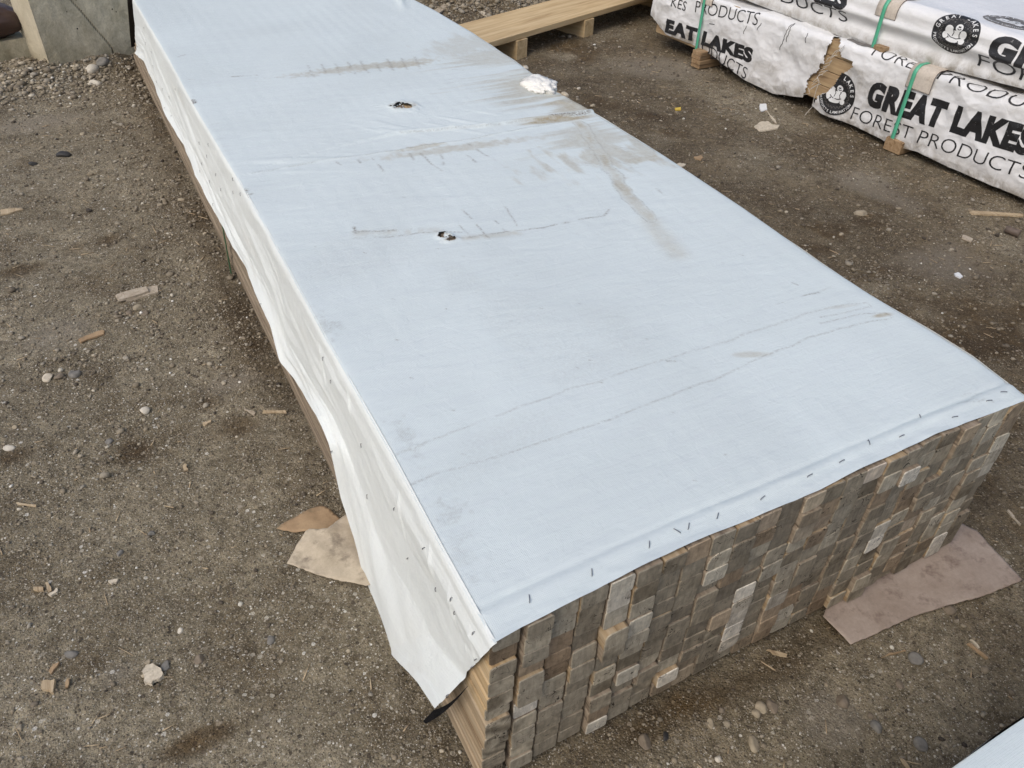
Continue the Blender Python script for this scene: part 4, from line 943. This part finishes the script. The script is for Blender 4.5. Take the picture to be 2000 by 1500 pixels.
# ------------------------------------------------------------------ pine board on bearers behind the bundle
dk=empty('board_on_bearers',(2.4,3.8,0),'clean pine board lying on short bearers behind the covered stack','pallet board')
zt=.135; A_=atz(945,86,zt);B_=atz(1240,0,zt);C_=atz(880,52,zt)
dv=(B_-A_);dv/=np.linalg.norm(dv); wv=np.array([-dv[1],dv[0],0]); wd=float((C_-A_)@wv)
wd=max(.18,min(wd,.4)); print('plank width',wd)
c=A_+dv*.9-dv*.25+wv*wd/2; c[2]=zt-.016
bm=bmesh.new(); box_bm(bm,c,dv*1.15,wv*wd/2,(0,0,.016),.003,2); o=bmobj('deck_board',bm,None,dk); 
def rotated_wood(name,dirv):
    k=NT(name,.7,.25); tc=k.n('ShaderNodeTexCoord'); mp=k.n('ShaderNodeMapping'); mp.vector_type='TEXTURE'; mp.inputs['Rotation'].default_value=(0,0,math.atan2(dirv[1],dirv[0])); k.l(tc.outputs['Object'],mp.inputs[0])
    m2=k.n('ShaderNodeMapping'); m2.inputs['Scale'].default_value=(1.3,22,22); k.l(mp.outputs[0],m2.inputs[0]); n=k.noise(m2.outputs[0],1.5,6,.6,.7); n2=k.noise(tc.outputs['Object'],4,4,.6)
    c=k.ramp(n,[(.3,(.42,.29,.15)),(.45,(.57,.42,.23)),(.65,(.67,.52,.31))]); c=k.mix(.4,c,k.ramp(n2,[(.3,(.8,.78,.75)),(.7,(1.1,1.1,1.1))]),'MULTIPLY')
    v=k.vor(tc.outputs['Object'],5.5,'Distance'); c=k.mix(k.math('LESS_THAN',v,.055),c,(.20,.10,.045))
    return k.done(c,k.bump(n,.0012,.4))
PW_=rotated_wood('fresh_pine_board',dv); PB_=rotated_wood('fresh_pine_bearer',wv); o.data.materials.clear(); o.data.materials.append(PW_)
g0=atz(1123,69,0); t0=float((g0-A_)@dv)
for tt_ in (t0,t0+.92,t0-.62):
    bm=bmesh.new(); c=A_+dv*(tt_+.045)+wv*(wd/2-.004); c[2]=(zt-.032)/2-.006
    box_bm(bm,c,dv*.045,wv*(wd/2+.004),(0,0,(zt-.032)/2+.004),.002,1); o=bmobj('bearer',bm,PB_,dk)

# ------------------------------------------------------------------ concrete blocks
def cblock(name,p,q,depth,z0,z1,label,crack=None,seed=0,parent=None,group=None):
    """block whose front face runs from p to q (xy), depth behind it"""
    p=np.array(p,float);q=np.array(q,float);L=np.linalg.norm(q-p);u=(q-p)/L;n=np.array([-u[1],u[0]])
    V=[];F=[];cr=[];edge_lit=[];low_dark=[]
    def face(o,a,b,na,nb,nv,front=False,left=False):
        base=len(V)
        for i in range(na+1):
            for j in range(nb+1):
                f,g=i/na,j/nb; P_=o+a*f+b*g
                w=.0035*float(fbm(np.array(P_[0]*14+P_[1]*9),np.array(P_[2]*14),seed,3))
                e=min(f*np.linalg.norm(a),(1-f)*np.linalg.norm(a),g*np.linalg.norm(b),(1-g)*np.linalg.norm(b))
                c=0;ee=0
                if front:
                    sx=f*np.linalg.norm(a);zz=P_[2]
                    if crack is not None:
                        cx=float(np.interp(zz,crack[:,1],crack[:,0])); d=abs(sx-cx); c=max(0,1-d/.006); w-=.006*c
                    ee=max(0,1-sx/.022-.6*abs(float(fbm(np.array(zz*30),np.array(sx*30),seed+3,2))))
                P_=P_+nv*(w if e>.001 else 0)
                V.append(P_);cr.append(c);edge_lit.append(1.0 if left else ee);low_dark.append(max(0,1-(P_[2])/.12))  # left face gets the full tint, side light put into colour
        for i in range(na):
            for j in range(nb):
                a0=base+i*(nb+1)+j; F.append([a0,a0+nb+1,a0+nb+2,a0+1])
    u3=np.array([u[0],u[1],0]);n3=np.array([n[0],n[1],0]);O=np.array([p[0],p[1],z0]);hz=np.array([0,0,z1-z0])
    face(O,u3*L,hz,int(L/.006),int((z1-z0)/.006),-n3,front=True)
    face(O+n3*depth,-n3*depth,hz,int(depth/.02),int((z1-z0)/.02),-u3,left=True)
    face(O+u3*L,n3*depth,hz,int(depth/.03),int((z1-z0)/.03),u3)
    face(O+hz,u3*L,n3*depth,int(L/.02),int(depth/.02),np.array([0,0,1.]))
    face(O+u3*L+n3*depth,-u3*L,hz,int(L/.05),int((z1-z0)/.05),n3)
    o=mesh_obj(name,np.array(V),F,M['conc'],parent,smooth=False); bm=bmesh.new(); bm.from_mesh(o.data); bmesh.ops.remove_doubles(bm,verts=bm.verts[:],dist=.0004)
    lay=None; bm.to_mesh(o.data); bm.free()
    if len(o.data.vertices)!=len(V):
        # attributes by nearest original vertex
        from mathutils.kdtree import KDTree
        kd=KDTree(len(V)); [kd.insert(Vector(v),i) for i,v in enumerate(V)]; kd.balance(); idx=[kd.find(v.co)[1] for v in o.data.vertices]
    else: idx=list(range(len(V)))
    attr(o,'crack',[cr[i] for i in idx]);attr(o,'edge',[edge_lit[i] for i in idx]);attr(o,'damp',[low_dark[i] for i in idx])
    return meta(o,label,'concrete block',group or 'concrete blocks at the back of the yard')
bp=np.array([-.43,4.337]);bq=np.array([.80,4.72]); ub=(bq-bp)/np.linalg.norm(bq-bp); nb3=np.array([-ub[1],ub[0],0])
crk=[]
for px,py in [(130,-10),(165,30),(190,60),(208,80),(219,95),(223,110),(224,120)]:
    P_=onpl(px,py,(bp[0],bp[1],0),nb3); crk.append((float((P_[:2]-bp)@ub),float(P_[2])))
crk=np.array(sorted(crk,key=lambda t:t[1])); print('crack',crk)
crk=np.vstack([[crk[0][0],-.1],crk,[crk[-1][0]-.1,crk[-1][1]+.1]])
cblock('concrete_block',bp,bq,.30,-.03,.62,'large grey concrete block with a slanting dark crack at the far end of the stack',crk,11)
zl=float(aty(30,75,4.60)[2]); print('low block z',zl)
cblock('concrete_block',(-1.6,4.30),(-.50,4.60),.32,-.03,zl,'low mossy concrete block at the left frame edge, beside the cracked one',None,23)
cblock('concrete_block',(.86,4.86),(1.95,4.86),.4,-.03,.6,'pale concrete wall block behind the far right corner of the tarp',None,31)
cblock('concrete_block',(1.965,4.85),(3.3,4.84),.4,-.03,.6,'concrete wall block behind the pine board, above the gravel',None,37)
# dark folded tarp on the low block
cc=aty(5,12,4.72); bm=bmesh.new(); bmesh.ops.create_icosphere(bm,subdivisions=5,radius=1)
for v in bm.verts:
    x,y,z=v.co; r=1+.12*float(fbm(np.array(x*2.5+z),np.array(y*2.5),210,3))+.03*float(fbm(np.array(x*3),np.array(z*14+x*3),211,2))
    v.co=(-.76+x*.27*r,4.66+y*.15*r,zl+.085+max(z,-.93)*.10*r)
meta(bmobj('folded_tarp',bm,M['brown'],None,True),'dark purplish brown rolled tarp lying on the low concrete block','tarp roll')

# ------------------------------------------------------------------ neighbouring covered stack at the lower right corner
nbk=empty('lumber_bundle',(1.2,-.9,0),'second white covered stack, only its corner showing at the lower right','lumber stack','covered lumber stacks')
zn=.42; ya=float(atz(1860,1500,zn)[1]); 
xs=np.linspace(.30,2.6,240); ys=np.linspace(0,1,90)
U2,V2=np.meshgrid(xs,ys,indexing='ij'); E=ya+.004*fbm(xs*3,xs*0,220,2)
Vn=np.stack([U2,E[:,None]-V2*1.1,zn+.002*fbm(U2*4,V2*4,221,3)-.004*np.exp(-V2/.01)],-1)
o=mesh_obj('tarp',Vn.reshape(-1,3),gridF(240,90)[:,::-1],M['sheet'],nbk); attr(o,'stain',np.zeros(240*90)+.0); attr(o,'mark',np.zeros(240*90))
tz=np.linspace(0,1,20); A=np.stack([np.broadcast_to(xs[None,:],(20,240)),E[None,:]+.002+.012*np.sin(tz*2.4)[:,None]+.004*fbm(xs[None,:]*6,tz[:,None]*2,222,2),zn-.002-tz[:,None]*(.24+.03*fbm(xs*4,xs*0,223,2))[None,:]],-1)
o=mesh_obj('side_flap',A.reshape(-1,3),gridF(20,240)[:,::-1],M['sheet_lit'],nbk); attr(o,'stain',np.zeros(4800)); attr(o,'mark',np.zeros(4800))
for j in range(8):
    for i in range(9):
        if j>0 and i<8 : continue
        bm=bmesh.new(); box_bm(bm,(1.46,ya-.07-.13*j,.008+.0445*(i+.5)),(1.15,0,0),(0,.063,0),(0,0,.0218),.002,1); o=bmobj('board',bm,M['bunk'],nbk)

# ------------------------------------------------------------------ paper and card lying about
def sheet_poly(name,px,mat,label,cat,z=.006,amp=.006,th=.0012,sc=14,seed=0,lift=None,world=None):
    pts=[atz(a,b,z)[:2] for a,b in px] if world is None else world
    bm=bmesh.new(); vs=[bm.verts.new((p[0],p[1],0)) for p in pts]; bm.faces.new(vs); bmesh.ops.triangulate(bm,faces=bm.faces[:])
    for _ in range(7):
        es=[e for e in bm.edges if e.calc_length()>.011]
        if not es: break
        bmesh.ops.subdivide_edges(bm,edges=es,cuts=1); bmesh.ops.triangulate(bm,faces=bm.faces[:])
    Vx=np.array([v.co[:] for v in bm.verts]); zz=gh(Vx[:,0],Vx[:,1]); zz=np.maximum(zz,.0)+z+amp*np.abs(fbm(Vx[:,0]*sc,Vx[:,1]*sc,seed,3))
    if lift is not None: zz=zz+lift(Vx)
    jx=.0018*fbm(Vx[:,0]*90,Vx[:,1]*90,seed+5,2)
    for v,z_,j in zip(bm.verts,zz,jx): v.co.z=z_; v.co.x+=j; v.co.y+=j
    bmesh.ops.recalc_face_normals(bm,faces=bm.faces[:])
    o=bmobj(name,bm,mat,None,True); m=o.modifiers.new('t','SOLIDIFY'); m.thickness=th; m.offset=-1
    return meta(o,label,cat)
sheet_poly('paper_sheet',None,M['pink'],'large flat pinkish brown paper sheet sticking out from under the board ends','paper sheet',.005,.0015,.0012,9,31,
   world=[tuple(atz(a,b,.006)[:2]) for a,b in [(1608,1203),(1662,1258),(1720,1233),(1780,1205),(1850,1183),(1925,1162),(1998,1132),(1908,1036)]]+[(1.30,.05),(.9,.05)])
sheet_poly('kraft_card',None,M['kraft'],'brown kraft card scrap with a pointed end poking out beside the tarp flap','card scrap',.005,.004,.0012,12,41,
   world=[tuple(atz(a,b,.006)[:2]) for a,b in [(541,1036),(560,1022),(604,1000),(622,991),(634,990),(662,1010),(672,1022)]]+[(-.01,.68)]+[tuple(atz(640,1040,.006)[:2]),tuple(atz(570,1043,.006)[:2])])
sheet_poly('crumpled_paper',None,M['pale'],'pale dirty crumpled paper piece beside the tarp flap, over the kraft card','paper scrap',.012,.010,.0008,16,51,
   world=[tuple(atz(a,b,.014)[:2]) for a,b in [(560,1100),(578,1070),(597,1042),(605,1036),(640,1037),(655,1018),(676,1004)]]+[(.0,.66),(.0,.50)]+[tuple(atz(a,b,.014)[:2]) for a,b in [(715,1144),(660,1133),(610,1118)]])

# ------------------------------------------------------------------ single stones and chips
def stone(px,py,w,hh,mat,label,cat='stone',name='stone',seed=0,flat=.55,ang=0.,sub=3):
    c=atz(px,py,0.); d=np.linalg.norm(c-CAM); m=d/FPX
    rx=w*m/2; ry=hh*m/2*1.35
    V,F=ico(sub,seed+500,.035); V=V*(1+.10*fbm(V[:,0:1]*1.7+V[:,2:3],V[:,1:2]*1.7,seed+600,2)); a=-YAW+math.radians(ang)
    rz=min(rx,ry)*flat*1.3
    X0=V[:,0]*rx;Y0=V[:,1]*ry;Z0=V[:,2]*rz
    P_=np.stack([c[0]+X0*math.cos(a)-Y0*math.sin(a),c[1]+X0*math.sin(a)+Y0*math.cos(a),float(gh(c[0],c[1]))+Z0+rz*.2],-1)
    o=mesh_obj(name,P_,F,M[mat],None,smooth=True); return meta(o,label,cat,'loose stones on the dirt')
def chip(pxs,mat,label,cat='wood chip',name='wood_chip',th=.004,seed=0,tilt=.0,up=.002):
    pts=[atz(a,b,.004) for a,b in pxs]; c=np.mean(pts,0); zb=float(gh(c[0],c[1]))
    bm=bmesh.new(); r=np.random.default_rng(seed); out=[]
    n=len(pts)
    for i in range(n):
        a,b=pts[i],pts[(i+1)%n]
        for f in (0,.33,.66): p=a*(1-f)+b*f; s=.0012*(f>0); out.append((p[0]+r.normal(0,s),p[1]+r.normal(0,s)))
    lo=[bm.verts.new((x,y,zb+up-.001+tilt*(x-c[0]))) for x,y in out]; hi=[bm.verts.new((c[0]+(x-c[0])*.97,c[1]+(y-c[1])*.97,zb+up+th+tilt*(x-c[0])+r.normal(0,th*.08))) for x,y in out]
    bm.faces.new(lo[::-1]); bm.faces.new(hi)
    k=len(lo)
    for i in range(k): bm.faces.new((lo[i],lo[(i+1)%k],hi[(i+1)%k],hi[i]))
    bmesh.ops.triangulate(bm,faces=[f for f in bm.faces if len(f.verts)>4]); bmesh.ops.recalc_face_normals(bm,faces=bm.faces[:])
    return meta(bmobj(name,bm,M[mat]),label,cat,{'wood chip':'wood chips and splinters on the dirt','flake':'pale flakes on the dirt','bark':'bark pieces on the dirt','scrap':'paper scraps on the dirt','twig':'twigs on the dirt'}.get(cat))
chip([(226,580),(232,590),(262,583),(292,572),(288,563),(262,568)],'bark','wide pale bark strip lying on top of a darker one, left of the stack','bark',name='bark_strip',th=.006,up=.006)
chip([(245,588),(310,571),(308,557),(285,561),(255,575)],'bark','narrow bark strip under the wide pale one, left of the stack','bark',name='bark_strip',th=.005,seed=2)
chip([(153,664),(158,670),(204,653),(204,646),(190,648)],'kraft','flat orange brown wood chip southwest of the bark strips',seed=3)
chip([(0,419),(15,417),(46,408),(30,406),(0,409)],'chip','pale sharp wood sliver cut by the left frame edge',name='wood_sliver',seed=4)
chip([(512,806),(560,806),(558,801),(514,801)],'chip','thin straight straw coloured sliver near the dark damp patch',name='wood_sliver',seed=5,th=.003)
chip([(478,796),(500,805),(496,810),(476,798)],'bark','short grey bark chip above the straight sliver',seed=6)
chip([(395,825),(412,819),(412,823),(400,830)],'chip','small cream wood chip at the left edge of the dark damp patch',seed=7)
chip([(32,980),(70,985),(70,989),(34,985)],'chip','thin splinter lying level close to the left frame edge',name='wood_sliver',seed=8,th=.002)
chip([(358,910),(364,906),(368,918),(360,922)],'chip','small upright looking wood chip below the damp patch',seed=9)
chip([(65,1146),(84,1146),(85,1153),(66,1152)],'chip','short blunt chip, left one of a cluster of wood bits',seed=10)
chip([(88,1138),(94,1137),(101,1154),(96,1157)],'chip','short steep chip, middle one of a cluster of wood bits',seed=11)
chip([(94,1162),(108,1152),(113,1148),(113,1156),(100,1164)],'flake','bent pale chip, right one of a cluster of wood bits',seed=12)
chip([(212,1136),(222,1133),(232,1132),(226,1140),(218,1142)],'flake','small cream flake lying alone on the left dirt','flake',name='stone_flake',seed=13)
chip([(280,1312),(290,1302),(300,1299),(312,1307),(321,1318),(314,1330),(305,1333),(298,1340),(284,1338),(283,1325)],'flake','large cream stone flake with a ragged outline on the lower left dirt','flake',name='stone_flake',seed=14,th=.008)
chip([(81,1346),(84,1334),(110,1331),(106,1356),(95,1352)],'chip','square ridged brown chip near the lower left corner',seed=15,th=.007)
chip([(96,1312),(104,1298),(117,1294),(112,1304),(101,1318)],'kraft','slanting brown chip above the square ridged one',seed=16)
chip([(128,1344),(133,1327),(137,1327),(133,1346)],'kraft','narrow ochre sliver right of the square ridged chip',name='wood_sliver',seed=17)
chip([(1473,246),(1484,238),(1500,237),(1508,243),(1523,244),(1520,250),(1500,254),(1484,255)],'flake','crumbly cream scrap lying between the two stacks','scrap',name='paper_scrap',seed=18,th=.006)
chip([(1484,202),(1497,201),(1499,213),(1488,216),(1484,212)],'white','small clean white square scrap above the crumbly cream one','scrap',name='paper_scrap',seed=19)
chip([(1497,214),(1503,222),(1515,234),(1517,240),(1508,232)],'flake','narrow twisted grey strip hanging from the white square scrap','scrap',name='paper_scrap',seed=20)
chip([(1318,211),(1330,209),(1330,214),(1320,215)],'yellow','tiny yellow scrap on the dirt between stacks','scrap',name='plastic_scrap',seed=21)
chip([(1314,322),(1328,318),(1340,321),(1330,327),(1318,327)],'flake','pale flat flake close to the right tarp edge','flake',name='stone_flake',seed=22)
chip([(1355,307),(1368,304),(1373,308),(1369,313),(1358,311)],'kraft','small ochre chip right of the pale flat flake',seed=23)
chip([(1895,410),(2000,416),(2000,421),(1900,416)],'chip','long pale lath piece under the right pack, cut by the right frame edge','wood lath',name='wood_lath',seed=24,th=.006)
chip([(1864,533),(1872,532),(1881,540),(1876,543),(1866,538)],'white','small white chip on the dark ground at the right',cat='flake',name='stone_flake',seed=25)
chip([(1500,1261),(1515,1263),(1542,1270),(1538,1275),(1520,1270)],'chip','slim splintered chip lying under the board ends',name='wood_sliver',seed=26)
chip([(1722,1281),(1740,1271),(1770,1265),(1769,1267),(1742,1274)],'kraft','thin curved twig below the pinkish sheet','twig',name='twig',seed=27,th=.003)
chip([(1898,1244),(1904,1246),(1916,1260),(1914,1262)],'flake','short white splinter on the dirt right of the pinkish sheet',name='wood_sliver',seed=28)
chip([(1892,1252),(1930,1282),(1934,1280),(1900,1252)],'kraft','long brown splinter right of the pinkish sheet',name='wood_sliver',seed=29)
chip([(1760,1480),(1774,1499),(1779,1499),(1764,1480)],'chip','pale sliver cut by the bottom frame edge near the second stack',name='wood_sliver',seed=30)
chip([(1970,992),(1996,1022),(1994,1024),(1968,996)],'bark','thin grey twig at the right frame edge beside the board ends','twig',name='twig',seed=33,th=.003)
chip([(1880,460),(1900,468),(1896,474),(1878,466)],'bark','grey bark bit left of the small brown tube','bark',name='bark_strip',seed=34)
chip([(935,20),(955,28),(968,38),(964,40),(940,28),(932,22)],'flake','white splinter on the gravel by the back wall',name='wood_sliver',seed=35)
chip([(850,25),(868,13),(874,17),(864,28),(852,36)],'bark','grey torn scrap on the gravel by the far tarp corner','scrap',name='paper_scrap',seed=36,th=.008)
for a in [(283,802,19,13,'whites','rounded pale cream stone standing out on the left dirt'),
 (93,738,20,15,'flake','light cream stone with two grey neighbours on the left dirt'),(116,736,17,14,'rock','brownish stone right of the light cream one'),(146,729,20,16,'grey','flat grey stone, right one of the row of three'),
 (270,604,18,14,'tan','pale tan stone below the bark strips'),(252,612,12,10,'rock','small brown stone left of the pale tan one'),(283,612,14,11,'rock','squat brown stone right of the pale tan one'),
 (213,861,14,11,'grey','small blue grey pebble in a damp hollow on the left'),(18,876,20,9,'whites','whitish stone at the left frame edge'),(29,833,9,7,'tan','little tan pebble above the whitish edge stone'),
 (354,389,14,9,'tan','rounded tan stone close to the far left side of the stack'),(64,319,15,9,'dark','black rounded stone on the far left dirt'),(125,304,24,13,'dark','dark angular stone right of the black rounded one'),
 (181,145,24,18,'whites','white crumbly rock at the foot of the cracked block'),(187,163,20,13,'whites','white lump in the gravel below the crumbly rock'),(271,163,8,7,'whites','small white pebble beside the far end of the stack'),
 (162,262,10,9,'tan','small tan pebble on the far left dirt'),(205,137,20,20,'grey','grey stone leaning on the foot of the cracked block'),
 (141,1279,22,12,'grey','oval grey stone on the lower left dirt'),(325,1302,15,15,'grey','round grey stone touching the large cream flake'),(289,1295,10,9,'tan','small tan pebble above the large cream flake'),(390,1290,18,14,'rock','brown half buried stone right of the cream flake'),(528,1252,16,14,'grey','dark blue grey pebble near the tarp flap'),
 (235,1083,12,11,'grey','small blue grey pebble on the middle left dirt'),(296,1042,12,9,'grey','flat greenish grey pebble on the middle left dirt'),(352,1236-5,10,9,'whites','tiny white curled pebble above the cream flake'),
 (1486,1380,23,18,'tan','big rounded tan pebble, top one of a trio'),(1477,1393,16,13,'tan','small rounded tan pebble, lower one of a trio'),(1509,1376,20,22,'rock','angular brown pebble, right one of a trio'),
 (1648,1367,22,20,'rock','flat angular brown stone lying alone below the pinkish sheet'),(1712,1417,18,18,'grey','grey angular stone, largest of a small cluster'),(1702,1395,10,9,'rock','small stone at the top of the grey cluster'),(1714,1404,10,9,'rock','small stone between the grey angular one and the top one'),
 (1799,1453,22,20,'grey','oval grey stone near the second white stack'),(1473,1450,18,24,'tan','upright tan stone near the bottom frame edge'),(1300,1437,12,14,'dark','black shiny pebble under the board ends'),(1260,1447,22,24,'rock','angular brown stone left of the black pebble'),
 (1403,1480,12,10,'whites','small pale pebble close to the bottom frame edge'),(1389,1410,12,16,'tan','tall tan pebble left of the trio'),(1410,1383,11,10,'rock','small round brown pebble between tall tan one and board ends'),
 (1856,1188,22,14,'rock','rounded brown pebble touching the pinkish sheet'),(1790,1284,24,20,'grey','pale grey half sunk stone below the pinkish sheet'),(1758,1334,14,13,'rock','small brown pebble below the half sunk stone'),
 (1682,417,26,13,'tan','rounded tan stone on dark ground between the stacks'),(1643,458,9,7,'tan','little tan pebble below the rounded tan stone'),(1103,183,18,12,'flake','pinkish cream stone beside the torn tarp wad'),(1130,170,8,6,'whites','tiny white pebble right of the pinkish cream stone'),(1027,132,14,10,'whites','white crumbly pebble beyond the right tarp edge')]:
    stone(a[0],a[1],a[2],a[3],a[4],a[5],seed=int(a[0]*7+a[1]))
# small tube at the right
c=atz(1978,452,.012); bm=bmesh.new(); 
d=Vector((.35,-.94,-.05)).normalized(); q=d.to_track_quat('Z','Y').to_matrix().to_4x4(); 
prof=[(-.028,.011),(-.02,.014),(.0,.0145),(.016,.016),(.026,.016),(.026,.012),(.0,.011)]
rings=[]
for t,r in prof: rings.append([bm.verts.new(Vector(c)+ (q@Vector((r*math.cos(a),r*math.sin(a),t)))) for a in np.linspace(0,2*math.pi,21)[:-1]])
for a,b in zip(rings[:-1],rings[1:]):
    for k in range(20): bm.faces.new((a[k],a[(k+1)%20],b[(k+1)%20],b[k]))
bm.faces.new(rings[0]); bm.faces.new(rings[-1][::-1]); bmesh.ops.recalc_face_normals(bm,faces=bm.faces[:])
meta(bmobj('tube_end',bm,M['pipe'],None,True),'short dull brown tube lying on the gravel at the right frame edge','tube')
